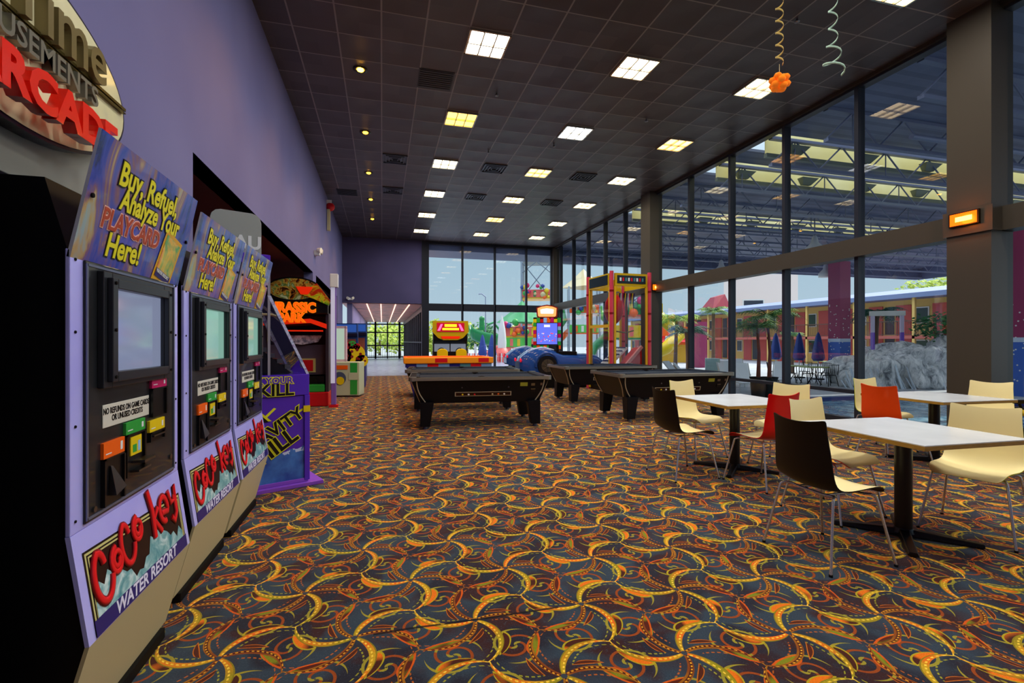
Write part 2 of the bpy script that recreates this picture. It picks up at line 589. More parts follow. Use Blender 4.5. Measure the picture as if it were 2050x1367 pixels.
# ------------------------------------------------------------------ right wall glazing
MY = [-2.9, -1.27, .23, 1.73, 3.23, 4.3, 4.74, 6.235, 7.734, 9.254, 10.75, 12.25, 12.70, 14.19, 15.645, 17.1, 18.57, 20.05, 20.78]
TZ0, TZ1 = 2.76, 3.06
wi = 0
for i in range(len(MY)-1):
    y0, y1 = MY[i], MY[i+1]
    if abs(y1-y0) < .5: continue
    wi += 1
    b = B()
    for y in (y0, y1):
        if any(abs(y-c) < .03 for c in (4.3, 4.74, 12.25, 12.70)): continue
        if y == y1 or i == 0: b.box(XR-.045, XR+.10, y-.035, y+.035, 0, CEIL)
    b.box(XR-.04, XR+.08, y0+.035, y1-.035, 0, .09)
    b.box(XR-.04, XR+.08, y0+.035, y1-.035, .50, .56)
    b.box(XR-.05, XR+.10, y0+.035, y1-.035, CEIL-.10, CEIL)
    o = st('window_%d' % wi, b, FRAME)
    b = B()
    for z0, z1 in ((.09, .5), (.56, TZ0), (TZ1, CEIL-.1)):
        b.add([(XR+.02, y0+.03, z0), (XR+.02, y0+.03, z1), (XR+.02, y1-.03, z1), (XR+.02, y1-.03, z0)], [(0, 1, 2, 3)])
    b.build('glass', GLASS, o)
b = B(); b.box(XR-.13, XR+.12, -3.2, 4.27, TZ0, TZ1); b.box(XR-.13, XR+.12, 4.77, 12.22, TZ0, TZ1); b.box(XR-.13, XR+.12, 12.73, YB, TZ0, TZ1)
b.box(XR-.10, XR+.1, -3.2, YB, CEIL-.06, CEIL-.001)
st('trim_1', b, COLUMN)
b = B(); b.box(7.33, 7.72, 4.27, 4.763, 0, CEIL-.001); st('column_right', b, COLUMN)
b = B(); b.box(7.33, 7.72, 12.22, 12.72, 0, CEIL-.001); st('column_right', b, COLUMN)
b = B(); b.box(7.30, 7.62, 4.24, 4.79, TZ0, TZ1+.02); b.box(7.30, 7.62, 12.19, 12.75, TZ0, TZ1+.02); st('trim_2', b, COLUMN)
b = B(); b.box(7.45, 7.9, 20.55, 21.0, 0, CEIL-.001); st('column_corner', b, COLUMN)
# ------------------------------------------------------------------ back wall glazing
MX = [1.92, 3.36, 4.80, 6.25, 7.45]
for i in range(4):
    x0, x1 = MX[i], MX[i+1]
    b = B()
    b.box(x1-.04, x1+.04, YB-.05, YB+.1, 0, CEIL)
    b.box(x0, x1-.04, YB-.05, YB+.1, 2.68, 2.99); b.box(x0, x1-.04, YB-.05, YB+.1, 0, .12); b.box(x0, x1-.04, YB-.05, YB+.1, CEIL-.12, CEIL)
    wi += 1
    o = st('window_%d' % wi, b, FRAME)
    b = B()
    for z0, z1 in ((.12, 2.68), (2.99, CEIL-.12)):
        b.add([(x0, YB, z0), (x1, YB, z0), (x1, YB, z1), (x0, YB, z1)], [(0, 1, 2, 3)])
    b.build('glass', GLASS, o)

# ------------------------------------------------------------------ ceiling fixtures
PANEL = {}
def panel_mat(col, s):
    if (col, s) not in PANEL: PANEL[(col, s)] = mat('lamp_%s_%d' % (col[1:], int(s*10)), '#202020', .5, emit=s, ecol=col)
    return PANEL[(col, s)]
ALU = mat('louvre_aluminium', '#b8b0a0', .25, .9)
cols = ['#fff0c8', '#ffdf9a', '#ffe8b8', '#ffc86a']
pos_word = {0: 'left', 1: 'middle', 2: 'right'}
row_word = ['behind the view', 'overhead', 'nearest', 'second', 'third', 'fourth', 'fifth', 'sixth', 'farthest']
first = None
for j, y in enumerate(LIGHT_Y):
    for i, x in enumerate(LIGHT_X):
        col = {(0, 3): '#fff6e6', (1, 3): '#ffeccc', (2, 3): '#ffe2b0', (0, 4): '#ffc44c', (1, 4): '#eef4ff', (2, 4): '#ffb868'}.get((i, j), cols[(i+2*j) % 4])
        lab = 'square louvred ceiling lamp in the %s column, %s row' % (pos_word[i], row_word[j])
        if j < 2: lab = 'square louvred ceiling lamp out of the frame, %s column %s' % (pos_word[i], row_word[j])
        tg = thing('ceiling_lamp', lab, 'ceiling light', (x, y, CEIL), 0, 'louvred lamps in the tiled ceiling')
        b = B(); b.box(-.27, .27, -.27, .27, -.012, -.006); b.build('diffuser', panel_mat(col, PANEL_EMIT), tg)
        b = B()
        for s in (-1, 1):
            b.box(-.29, .29, s*.28-.012, s*.28+.012, -.03, -.001); b.box(s*.28-.012, s*.28+.012, -.29, .29, -.03, -.001)
        b.build('frame', ALU, tg)
        b = B()
        for s in (-.09, .09): b.box(s-.008, s+.008, -.27, .27, -.045, -.013)
        b.box(-.27, .27, -.008, .008, -.045, -.013)
        b.build('louvre', ALU, tg)
        ld = bpy.data.lights.new('panel_light', 'AREA'); ld.shape = 'SQUARE'; ld.size = .5; ld.energy = PANEL_WATT; ld.color = (.92, .95, 1.0)
        lo = bpy.data.objects.new('panel_light', ld); C.objects.link(lo); lo.parent = tg; lo.location = (0, 0, -.05); lo.visible_glossy = False
# recessed spot lamps along the left
for j, y in enumerate((5.5, 7.94, 10.3, 12.75, 15.1, 17.5)):
    tg = thing('downlight', 'round amber recessed downlight, %s along the left of the ceiling' % ['out of the frame', 'first', 'second', 'third', 'fourth', 'farthest'][j], 'downlight', (-.33, y, CEIL), 0, 'round downlights along the left of the ceiling')
    b = B(); b.lathe([(.075, -.001), (.11, -.004), (.11, -.012), (.072, -.012)], 20); b.build('trim_ring', mat('dark_ring', '#30281c', .4, .6), tg)
    b = B(); b.sphere((0, 0, -.012), .055, 12, sz=.45); b.build('bulb', panel_mat('#ffb020', 40.0 if j == 1 else 14.0), tg)
    ld = bpy.data.lights.new('spot_light', 'SPOT'); ld.energy = SPOT_WATT*6; ld.color = lin('#ffb048'); ld.spot_size = R(110); ld.spot_blend = .8; ld.shadow_soft_size = .06
    lo = bpy.data.objects.new('spot_light', ld); C.objects.link(lo); lo.parent = tg; lo.location = (0, 0, -.06)
# air diffusers
VENT = mat('vent_black', '#0b0b0c', .4); VENTM = mat('vent_metal', '#55565a', .35, .6)
for j, y in enumerate((11.62, 14.04)):
    for i, x in enumerate((.29, 2.66, 5.03)):
        tg = thing('air_vent', 'square black ceiling air vent, %s of the three in the %s row' % (pos_word[i], ['nearer', 'farther'][j]), 'vent', (x, y, CEIL), 0, 'square air vents in the ceiling')
        b = B(); b.box(-.27, .27, -.27, .27, -.006, -.001); b.build('backing', VENT, tg)
        b = B()
        for rr in (.27, .20, .13, .06):
            for s in (-1, 1):
                b.box(-rr, rr, s*rr-.008, s*rr+.008, -.03, -.006); b.box(s*rr-.008, s*rr+.008, -rr, rr, -.03, -.006)
        b.build('slat_ring', VENTM, tg)
for x, y, l in ((.84, 7.95, 'dark flat access panel set in the ceiling tiles near the first lamps'), (-.97, 14.6, 'dark return grille in the ceiling beside the left wall')):
    b = B(); b.box(-.28, .28, -.29, .29, -.008, -.001)
    for k in range(9): b.box(-.26, .26, -.26+k*.06, -.245+k*.06, -.014, -.008)
    o = b.build('ceiling_panel', mat('dark_panel', '#171417', .5)); o.location = (x, y, CEIL); tag(o, l, 'ceiling panel')
for x, y in ((3.6, 9.9), (1.9, 8.1), (4.9, 8.3), (2.3, 10.6), (5.3, 5.2)):
    b = B(); b.lathe([(.001, -.05), (.035, -.045), (.03, -.035), (.012, -.03), (.012, -.001)], 12)
    o = b.build('sprinkler_head', STEEL); o.location = (x, y, CEIL)
    tag(o, 'small metal sprinkler head under the tiled ceiling', 'sprinkler', 'sprinkler heads in the ceiling')

# ================================================================== left side machines
def art_mat(name, stops, scale=3., dist=1.5, rough=.2, coat=.3, stretch=(1, 1, 1), seed=0.):
    m, t, b = nmat(name, rough=rough, spec=.5, coat=coat)
    tc = t.nodes.new('ShaderNodeTexCoord'); mp = t.nodes.new('ShaderNodeMapping')
    mp.inputs['Scale'].default_value = stretch; mp.inputs['Location'].default_value = (seed, seed*.7, seed*1.3)
    t.links.new(tc.outputs['Object'], mp.inputs[0])
    n = N.noise(mp.outputs[0], scale, 4, .6, dist=dist)
    t.links.new(N.ramp(n, stops), b.inputs['Base Color'])
    return m
HEADER = art_mat('palm_print', [(.32, '#1a2258'), (.42, '#3040a0'), (.50, '#544c98'), (.57, '#7c5468'), (.63, '#b09058'), (.70, '#90a0a0')], 3.4, 1.4, rough=.18, coat=.25, stretch=(1, 1.8, .7))
LILAC = art_mat('lilac_cabinet', [(.35, '#ada8f0'), (.55, '#b8b4f4'), (.72, '#c0badf')], 2.0, .5, rough=.3, coat=.2)
PANEL_BLK = art_mat('textured_black_panel', [(.3, '#17181b'), (.7, '#26282b')], 6., 0., rough=.38)
SCREEN_ON = mat('pale_screen', '#20242c', .08, emit=.55, ecol='#8a93b0')
SCREEN2 = mat('green_screen', '#20302c', .08, emit=.55, ecol='#8fc0b0')
SPLASH = art_mat('water_splash_print', [(.35, '#3a8a94'), (.5, '#86b8b8'), (.65, '#d0e4e0')], 14., 1., rough=.3)
INDIGO = mat('indigo_print', '#241f66', .35)
REDPRINT = mat('red_print', '#e0141c', .3)
DKRED = mat('dark_red_print', '#7a0810', .3)
LETY = mat('yellow_print', '#e8e020', .35)
LETBLK = mat('black_print', '#0a0a0c', .35)

def spiral_c(b, M, cx, cy, h, m, back, dz):
    """a fat curled letter C or O drawn as a band on a flat face"""
    pass

def kiosk(loc, label, screen, w=.82):
    """local x = outward from the wall, y = along the wall, origin on the floor under the face"""
    t = thing('card_kiosk', label, 'kiosk', loc, 0, 'card kiosks along the left wall')
    hw = w/2
    # body : black box behind, with slanted belly profile
    prof = [(-.57, 0.05), (-.05, 0.05), (.05, .41), (-.002, .76), (-.002, 1.66), (-.06, 1.88), (-.57, 1.88)]
    b = B(); b.prism(prof, -hw+.012, hw-.012, 'y', BLACK); b.build('cabinet', BLACK, t)
    b = B(); b.box(-.55, -.02, -hw+.05, hw-.05, 0, .05); b.build('plinth', MATTE, t, bevel=.005)
    # lilac face with thickness
    b = B(); b.prism([(-.002, .76), (.012, .76), (.012, 1.66), (-.002, 1.66)], -hw, hw, 'y', LILAC); b.build('face_panel', LILAC, t, bevel=.003)
    b = B(); b.prism([(-.002, .76), (.05, .41), (.062, .41), (.012, .76)], -hw, hw, 'y', LILAC); lower = b.build('belly_panel', LILAC, t)
    b = B(); b.prism([(.05, .41), (-.05, .05), (-.038, .05), (.062, .41)], -hw, hw, 'y', CREAM); b.build('kick_panel', mat('cream_kick', '#b09c70', .45), t)
    # black inset service panel
    b = B(); b.box(.012, .020, -.345, .345, .775, 1.635); pn = b.build('service_panel', PANEL_BLK, t, bevel=.006)
    b = B()
    for s in (-1, 1):
        b.box(.020, .024, s*.340-.004, s*.340+.004, .785, 1.625)
        b.box(.020, .024, -.34, .34, (.785 if s < 0 else 1.617), (.793 if s < 0 else 1.625))
    b.build('edge_rail', mat('grey_edge', '#70748a', .3, .4), pn)
    # screen with stepped bezel
    y0, y1, z0, z1 = -.225, .19, 1.265, 1.555
    b = B()
    for (a, c, d0, d1) in ((.055, .022, .020, .045), (.032, 0, .045, .062)):
        pass
    for e, dx0, dx1 in ((.055, .020, .040), (.035, .040, .058)):
        b.box(dx0, dx1, y0-e, y0, z0-e, z1+e); b.box(dx0, dx1, y1, y1+e, z0-e, z1+e)
        b.box(dx0, dx1, y0, y1, z0-e, z0); b.box(dx0, dx1, y0, y1, z1, z1+e)
    bz = b.build('screen_bezel', mat('bezel_black', '#25262a', .3), t, bevel=.003)
    b = B(); b.box(.021, .026, y0, y1, z0, z1); b.build('screen', screen, t)
    b = B()
    for yy in (y0-.018, y1+.018):
        for zz in (z0-.018, z1+.018, (z0+z1)/2): b.cyl((.058, yy, zz), (.062, yy, zz), .006, n=8)
    b.build('bezel_screw', MATTE, bz)
    # white notice
    b = B(); b.box(.020, .023, -.25, .09, 1.07, 1.15); nt = b.build('notice_plate', mat('notice_white', '#cfc9b8', .4), t, bevel=.004)
    text('NO REFUNDS ON GAME CARDS\nOR UNUSED CREDITS', .030, frame((.0235, -.08, 1.112), (0, 1, 0), (0, 0, 1)), LETBLK, 'notice_lettering', nt, .0006, .0006, sx=.78)
    # slots
    def slot(y0, y1, z0, z1, ztag, mt, name):
        b = B(); b.box(.020, .030, y0, y1, z1, ztag)
        b.box(.030, .0306, y0+.012, y0+.05, z1+.012, z1+.016, WHITE); b.box(.030, .0306, y1-.03, y1-.015, z1+.012, ztag-.012, WHITE)
        b.build(name+'_tag', mt, t, bevel=.002)
        b = B(); b.box(.020, .026, y0, y1, z0, z1)
        b.box(.026, .034, y0, y0+.010, z0, z1); b.box(.026, .034, y1-.010, y1, z0, z1); b.box(.026, .034, y0, y1, z1-.006, z1)
        return b.build(name, BLACK, t)
    s1 = slot(-.26, -.12, .80, .965, 1.02, ORANGE, 'bill_slot')
    b = B(); b.hexa([(.027, -.22, .83), (.050, -.22, .83), (.050, -.15, .845), (.027, -.15, .845)], [(.027, -.215, .90), (.03, -.215, .935), (.03, -.20, .93), (.027, -.20, .90)]); b.build('bill_chute', STEEL, s1)
    s2 = slot(-.11, .04, .86, 1.02, 1.065, GREEN, 'card_slot')
    b = B(); b.box(.026, .030, -.075, .01, .935, 1.005, YEL); b.box(.030, .0305, -.06, -.03, .945, .975, GREEN); b.box(.030, .0305, -.02, .0, .945, .985, mat('sky_print', '#90b8e0', .4)); b.build('card_picture', YEL, s2)
    b = B(); b.box(.026, .070, -.06, .03, .905, .915); b.box(.026, .055, -.07, .03, .872, .880); b.build('card_tray', STEEL, s2)
    s3 = slot(.10, .24, 1.055, 1.175, 1.215, MAGENTA, 'receipt_slot')
    s4 = slot(.08, .22, .955, .995, 1.042, YEL, 'ticket_slot')
    b = B(); b.box(.03, .04, .095, .20, .975, .981); b.build('ticket_lip', STEEL, s4)
    b = B(); b.cyl((.020, .30, .85), (.026, .30, .85), .012, n=12); b.cyl((.02, -.30, .81), (.026, -.30, .81), .010, n=10); b.build('panel_lock', STEEL, t)
    # belly artwork, in the slanted plane
    up = Vector((-.05, 0, .35)).normalized(); o0 = Vector((.062, 0, .41))
    def P(y, s, lift=.001): return tuple(o0 + up*s + Vector((.35, 0, .05)).normalized()*lift + Vector((0, y, 0)))
    A = frame(P(0, 0, .0), (0, 1, 0), tuple(up))
    b = B()
    def poly(pts, m, z): b.add([(x, y, z) for x, y in pts], [tuple(range(len(pts)))], m)
    poly([(-.37, .005), (.375, .005), (.375, .255), (-.37, .285)], LETBLK, .001)
    for d, mt in ((.008, mat('straw_print', '#c8c078', .4)), (.016, LETBLK), (.022, mat('straw_print', '#c8c078', .4)), (.028, mat('maroon_black_print', '#1c0a0c', .4))):
        poly([(-.37+d, .005+d*.5), (.375-d, .005+d*.5), (.375-d, .255-d), (-.37+d, .285-d)], mt, .001+d*.05)
    wav = [(-.345, .055), (-.345, .09)] + [(-.345+.69*i/24, .10 + .035*math.sin(i*.5)+.05*abs(math.sin(i*1.7))*(.4 if 8 < i < 14 else 1)) for i in range(25)] + [(.345, .055)]
    poly(wav, SPLASH, .0032)
    poly([(-.37, .004), (.375, .004), (.375, .058), (-.37, .058)], INDIGO, .0036)
    ar = b.build('belly_artwork', LETBLK, lower); ar.matrix_local = A
    M = frame(P(0, .031, .004), (0, 1, 0), tuple(up))
    text('WATER RESORT', .062, M, mat('pale_print', '#dcd8e8', .4), 'strip_lettering', lower, .0008, .0012, shear=.3, sx=1.12)
    # curly red lettering from swept tubes flattened onto the panel
    b = B()
    def curl(cx, cy, s, kind):
        pts = []
        if kind == 'C':
            for i in range(26):
                a = R(60) + i*R(11.5); r = s*(.42 if i > 5 else .42*(.45+.11*i)); pts.append((cx + r*.75*math.cos(a), cy + r*1.25*math.sin(a)))
        elif kind == 'o':
            for i in range(34):
                a = R(90) + i*R(20); r = s*.34*(1 - i/48); pts.append((cx + r*.9*math.cos(a), cy + r*1.1*math.sin(a)))
        elif kind == 'k':
            pts = [(cx-.02, cy+s*.55), (cx, cy+s*.1), (cx-.005, cy-s*.5)]
        elif kind == 'k2':
            pts = [(cx+s*.3, cy+s*.15), (cx+.005, cy-s*.08), (cx+s*.35, cy-s*.5)]
        elif kind == 'e':
            for i in range(20):
                a = R(-20) + i*R(16); r = s*.28; pts.append((cx + r*.8*math.cos(a), cy + r*1.1*math.sin(a)))
            pts.insert(0, (cx-s*.15, cy-.01))
        elif kind == 'y':
            pts = [(cx-s*.2, cy+s*.3), (cx-s*.1, cy-s*.05), (cx+s*.1, cy-s*.02), (cx+s*.2, cy+s*.35), (cx+s*.16, cy-s*.35), (cx-s*.02, cy-s*.55), (cx-s*.14, cy-s*.4)]
        for rad, mt, z, fl in ((.0135, DKRED, .004, .25), (.0095, REDPRINT, .006, .3)):
            b.tube([(x, y, 0) for x, y in pts], rad*s/.13, 8, mt, Matrix.Translation((0, 0, z)) @ Matrix.Diagonal((1, 1, fl, 1)))
    curl(-.285, .175, .17, 'C'); curl(-.195, .185, .13, 'o'); curl(-.11, .215, .15, 'C'); curl(-.03, .235, .13, 'o')
    curl(.10, .245, .19, 'k'); curl(.10, .235, .16, 'k2'); curl(.20, .235, .17, 'e'); curl(.29, .245, .17, 'y')
    lo = b.build('red_lettering', REDPRINT, lower); lo.matrix_local = A
    # header sign leaning out
    n = Vector((.41, 0, -.085)).normalized(); hu = Vector((.085, 0, .41)).normalized()
    b = B(); b.prism([(.002, 1.635), (.087, 2.045), (.096, 2.043), (.012, 1.633)], -hw, hw, 'y', mat('sign_edge', '#b8b8c8', .3), mside=HEADER); hd = b.build('header_sign', HEADER, t)
    HB = Vector((.0965, 0, 2.043)) - hu*.21
    def HM(y, z, l=.001): return frame(tuple(HB + hu*z + n*0 + Vector((.41, 0, -.085)).normalized()*l + Vector((0, y, 0))), (0, 1, 0), tuple(hu))
    pale = mat('pale_violet_print', '#b0a8c8', .4)
    ys = mat('sign_yellow', '#e6da10', .35)
    text('Buy, Refuel,', .115, HM(-.02, .115), ys, 'sign_lettering', hd, .001, .003, outline=LETBLK, ow=.005, sx=.88)
    text('Analyze Your', .105, HM(.03, .035), ys, 'sign_lettering', hd, .001, .003, outline=LETBLK, ow=.005, sx=.86)
    text('PLAYCARD', .095, HM(-.09, -.052), mat('brick_print', '#b04424', .4), 'sign_lettering', hd, .001, .002, outline=mat('pink_print', '#e8b0a0', .4), ow=.004, sx=.9)
    text('Here!', .115, HM(-.12, -.135), ys, 'sign_lettering', hd, .001, .003, outline=LETBLK, ow=.005, sx=.9)
    b = B(); ang = R(-12)
    c = [(-.09, -.13), (.09, -.13), (.09, .10), (-.09, .10)]
    rot = lambda p, s=1: (p[0]*s*math.cos(ang)-p[1]*s*math.sin(ang)+.24, p[0]*s*math.sin(ang)+p[1]*s*math.cos(ang)-.10)
    b.add([(*rot(p), .002) for p in c], [(0, 1, 2, 3)], mat('card_gold', '#d8a010', .35))
    b.add([(*rot(p, .82), .003) for p in c], [(0, 1, 2, 3)], art_mat('card_art', [(.35, '#e05020'), (.5, '#e8b030'), (.65, '#60a050')], 8., 1.))
    b.add([(*rot(p), .004) for p in ((-.074, -.105), (.074, -.105), (.074, -.07), (-.074, -.07))], [(0, 1, 2, 3)], INDIGO)
    o = b.build('card_picture', None, hd); o.matrix_local = HM(0, 0, .0005)
    text('WATER RESORT', .020, HM(.215, -.178, .006) @ Matrix.Rotation(ang, 4, 'Z'), WHITE, 'card_lettering', hd, .0005, .0005, sx=.9)
    b = B()
    for yy in (-hw+.03, hw-.03): b.cyl(tuple(HB+Vector((0, yy, 0))), tuple(HB+Vector((.006, yy, 0))), .008, n=8)
    b.build('sign_screw', MATTE, hd)
    b = B()
    for s in (-1, 1):
        for zz in (.80, 1.1, 1.4, 1.63): b.cyl((.012, s*(hw-.025), zz), (.015, s*(hw-.025), zz), .005, n=6)
    b.build('face_screw', MATTE, t)
    return t
kiosk((-.95, 2.22, 0), 'nearest lilac card kiosk with slanted belly panel and leaning sign, at the left edge', SCREEN_ON)
kiosk((-1.0, 3.26, 0), 'middle lilac card kiosk of three, between the nearest and the farthest one', SCREEN2)
kiosk((-1.0, 4.13, 0), 'farthest lilac card kiosk of three, beside the purple prize machine', SCREEN2, w=.80)

# tall black machine left of the nearest kiosk
t = thing('black_cabinet', 'tall glossy black cabinet at the left edge of the photo beside the nearest kiosk', 'cabinet', (-1.3, 1.42, 0))
b = B(); b.box(-.24, .22, -.32, .32, .06, 2.02); b.build('body', mat('gloss_black', '#08080a', .12), t, bevel=.01)
b = B(); b.box(-.22, .20, -.3, .3, 0, .06); b.build('plinth', MATTE, t)
b = B()
for k in range(5): b.box(.22, .235, -.3+k*.14, -.27+k*.14, .1, 2.0)
b.build('rib', mat('gloss_black', '#08080a', .12), t)
b = B(); b.hexa([(.236, .10, 1.02), (.238, .10, 1.02), (.238, .12, 1.01), (.236, .12, 1.01)], [(.236, .02, 1.06), (.238, .02, 1.06), (.238, .04, 1.07), (.236, .04, 1.07)]); b.build('reflection_streak', ORANGE, t)  # orange strip paints in a reflection on the gloss black

# oval arcade sign standing out from the wall over the kiosk
t = thing('arcade_sign', 'big cream oval sign with raised gold lettering and red letters, high at the top left', 'sign', (XL+.03, 2.3, 2.1))
b = B(); b.box(0, .14, -.75, .62, -.08, .36); b.build('backing_box', mat('satin_grey', '#96968c', .4, .2), t, bevel=.004)
pts = [(.76*math.cos(2*PI*k/48), .36*math.sin(2*PI*k/48)) for k in range(48)]
b = B(); b.add([(.20, x, .45+z) for x, z in pts] + [(.03, x, .45+z) for x, z in pts], [tuple(range(48)), tuple(range(95, 47, -1))] + [(k, 48+k, 48+(k+1) % 48, (k+1) % 48) for k in range(48)], mat('dark_blue_rim', '#161a30', .3))
b.build('oval_box', None, t)
b = B(); b.add([(.204, x*.975, .45+z*.955) for x, z in pts], [tuple(range(48))], art_mat('cream_face', [(.35, '#f0e8bc'), (.6, '#e0d6a4'), (.72, '#ccc4a0')], 1.5, .5, rough=.15))
b.build('oval_face', None, t)
b = B(); b.box(.204, .225, -.72, .72, .492, .506); b.box(.204, .225, -.72, .72, .478, .483)
b.build('divider_bar', mat('gold_metal', '#7a6c3c', .25, .8), t)
GOLD = mat('gold_metal', '#7a6c3c', .25, .8); GOLDF = mat('gold_face', '#80724a', .3, .3); STEELF = mat('pale_steel_face', '#7c7a6c', .3, .3)
text('GameTime', .33, frame((.225, -.20, .60), (0, 1, 0), (0, 0, 1)), GOLDF, 'gold_lettering', t, .025, .004, sx=.93)
text('AMUSEMENTS', .125, frame((.22, .02, .415), (0, 1, 0), (0, 0, 1)), STEELF, 'steel_lettering', t, .022, .002, sx=1.05)
text('ARCADE', .205, frame((.29, -.01, .205), (0, 1, 0), (0, 0, 1)), mat('red_acrylic', '#f02414', .2, coat=.5), 'red_lettering', t, .025, .008, sx=1.12)

# purple gravity game
t = thing('prize_machine', 'purple prize machine with sloped clear case, mountains and yellow lettering on its side', 'prize machine', (-.69, 4.99, 0), R(25))
# local x runs towards the front (right in the photo), face seen is y=0, body extends to +y
W = .80
def mountain_mat():
    m, tt, bb = nmat('mountain_print', rough=.3, coat=.3)
    v, X, Y, Z = coords('Object')
    n1 = N.noise(v, 5.0, 4, .6); hgt = .40 + (X * 9.0).sin() * .06 + (n1 - .5) * .16
    rock = Z.lt(hgt); snow = rock * Z.gt(hgt - .035) * (N.noise(v, 18., 2)).gt(.5)
    c = N.cmix(rock, '#5428b0', N.ramp(N.noise(v, 6., 4), [(.3, '#1c3a90'), (.7, '#4a86d0')]))
    c = N.cmix(snow, c, '#c8d0e8')
    tt.links.new(c, bb.inputs['Base Color']); return m
PUR = mat('purple_paint', '#5228b4', .3, coat=.3)
VIO = mat('violet_trim', '#8a4cc0', .35)
MNT = mountain_mat()
b = B(); b.box(-W, 0, 0, .62, .05, .86); b.build('lower_cabinet', MNT, t, bevel=.006)
b = B(); b.box(-W, .012, -.012, .64, .86, 1.06); sk = b.build('upper_band', PUR, t, bevel=.006)
b = B(); b.box(-.035, .014, -.02, .02, .05, .86, PUR); b.build('corner_post', MNT, t, bevel=.004)
b = B(); b.box(-W-.02, .13, -.06, .70, 0, .035); b.box(-W, .0, -.015, -.001, .035, .07); b.build('base_plinth', VIO, t, bevel=.004)
text('RISK YOUR', .085, frame((-.14, -.0135, 1.005), (1, 0, 0), (0, 0, 1)), PUR, 'band_lettering', sk, .001, .002, align='RIGHT', outline=LETY, ow=.007)
text('SKILL', .155, frame((-.13, -.0135, .918), (1, 0, 0), (0, 0, 1)), LETBLK, 'band_lettering', sk, .001, .004, align='RIGHT', outline=LETY, ow=.006, sx=1.05)
gm = Matrix.Rotation(R(33), 4, 'Z')
b = B()
def diag(pts, m, z): b.add([(x, -.0015-z, zz) for x, zz in pts], [tuple(range(len(pts)))], m)
b2 = [( -.62, .33), (-.05, .70), (-.045, .72), (-.62, .35)]
diag([(-.62, .46), (-.30, .76), (-.28, .75), (-.61, .435)], LETY, 0); diag([(-.30, .60), (-.02, .75), (-.015, .73), (-.30, .58)], LETY, 0)
# arrow
for gsc, mt, z in ((1.0, LETY, .001), (.82, LETBLK, .002)):
    c0 = (-.44, .60)
    arr = [(-.035, -.12), (.035, -.12), (.035, .04), (.12, .04), (0, .16), (-.12, .04), (-.035, .04)]
    arr = [(x + (-.0 if gsc == 1 else 0), y) for x, y in arr]
    diag([(c0[0]+x*gsc, c0[1]+y*gsc) for x, y in arr], mt, z)
b.build('arrow_print', None, t)
text('GRAVITY', .16, frame((-.33, -.005, .53), (1, 0, 0), (0, 0, 1)) @ gm, LETBLK, 'side_lettering', t, .001, .004, outline=LETY, ow=.007)
text('HILL', .20, frame((-.28, -.006, .40), (1, 0, 0), (0, 0, 1)) @ gm, LETBLK, 'side_lettering', t, .001, .006, outline=LETY, ow=.008)
b = B(); b.box(-.045, .016, -.024, -.012, .70, .76); b.build('corner_badge', YEL, t)
# case
b = B()
def bar(p, q, r=.016, m=None): b.cyl(p, q, r, n=6, m=m)
b.hexa([(-.012, 0, 1.06), (.012, 0, 1.06), (.012, .03, 1.06), (-.012, .03, 1.06)], [(-.355, 0, 1.79), (-.325, 0, 1.79), (-.325, .03, 1.79), (-.355, .03, 1.79)])
b.hexa([(-.012, .59, 1.06), (.012, .59, 1.06), (.012, .62, 1.06), (-.012, .62, 1.06)], [(-.355, .59, 1.79), (-.325, .59, 1.79), (-.325, .62, 1.79), (-.355, .62, 1.79)])
b.build('slanted_rail', art_mat('silver_blue_rail', [(.3, '#5a6aa0'), (.5, '#d0d4e8'), (.7, '#8050a0')], 14., 1.), t)
b = B(); b.box(-.352, -.33, 0, .02, 1.06, 2.15); b.box(-W, -W+.02, 0, .02, 1.06, 2.15); b.box(-.352, -.33, .6, .62, 1.06, 2.15); b.build('case_post', mat('clear_edge', '#a8a0a8', .2, .3), t)
b = B(); b.box(-W-.01, -.33, -.005, .63, 2.07, 2.16); b.build('case_top', PUR, t, bevel=.005)
b = B(); b.box(-W, -W+.02, .02, .6, 1.06, 2.07); b.build('case_back', PUR, t)
b = B(); rp = [(-W, 2.16), (-.40, 2.16), (-.40, 2.44)] + [(-.48+.08*math.cos(a), 2.44+.08*math.sin(a)) for a in (R(30), R(60), R(90))] + [(-W+.08+.08*math.cos(a), 2.44+.08*math.sin(a)) for a in (R(90), R(120), R(150))] + [(-W, 2.44)]
b.prism(rp, .02, .07, 'y', mat('grey_marquee', '#9a9c94', .25)); mq = b.build('marquee', None, t)
text('ASAU', .16, frame((-.60, .018, 2.25), (1, 0, 0), (0, 0, 1)), WHITE, 'marquee_lettering', mq, .002, .006)
b = B(); b.add([(-.01, .005, 1.06), (-.33, .005, 1.75), (-.33, .005, 2.07), (-W, .005, 2.07), (-W, .005, 1.06)], [(0, 1, 2, 3, 4)])
b.add([(-.0, .03, 1.06), (-.0, .59, 1.06), (-.335, .59, 1.79), (-.335, .03, 1.79)], [(0, 1, 2, 3)]); b.build('clear_case', ACRYL, t)
b = B(); b.sphere((-.25, .3, 1.06), .2, 14, sz=.35); b.build('playfield_dome', mat('grey_dome', '#4a4650', .3), t)
b = B(); b.hexa([(-.5, .1, 1.07), (-.12, .1, 1.07), (-.12, .5, 1.07), (-.5, .5, 1.07)], [(-.5, .1, 1.36), (-.46, .1, 1.36), (-.46, .5, 1.36), (-.5, .5, 1.36)], BLACK)
for k in range(5): b.box(-.46+k*.07, -.41+k*.07, .09, .5, 1.33-k*.055, 1.37-k*.055, STEEL)
b.build('prize_ramp', None, t)
random.seed(3)
b = B()
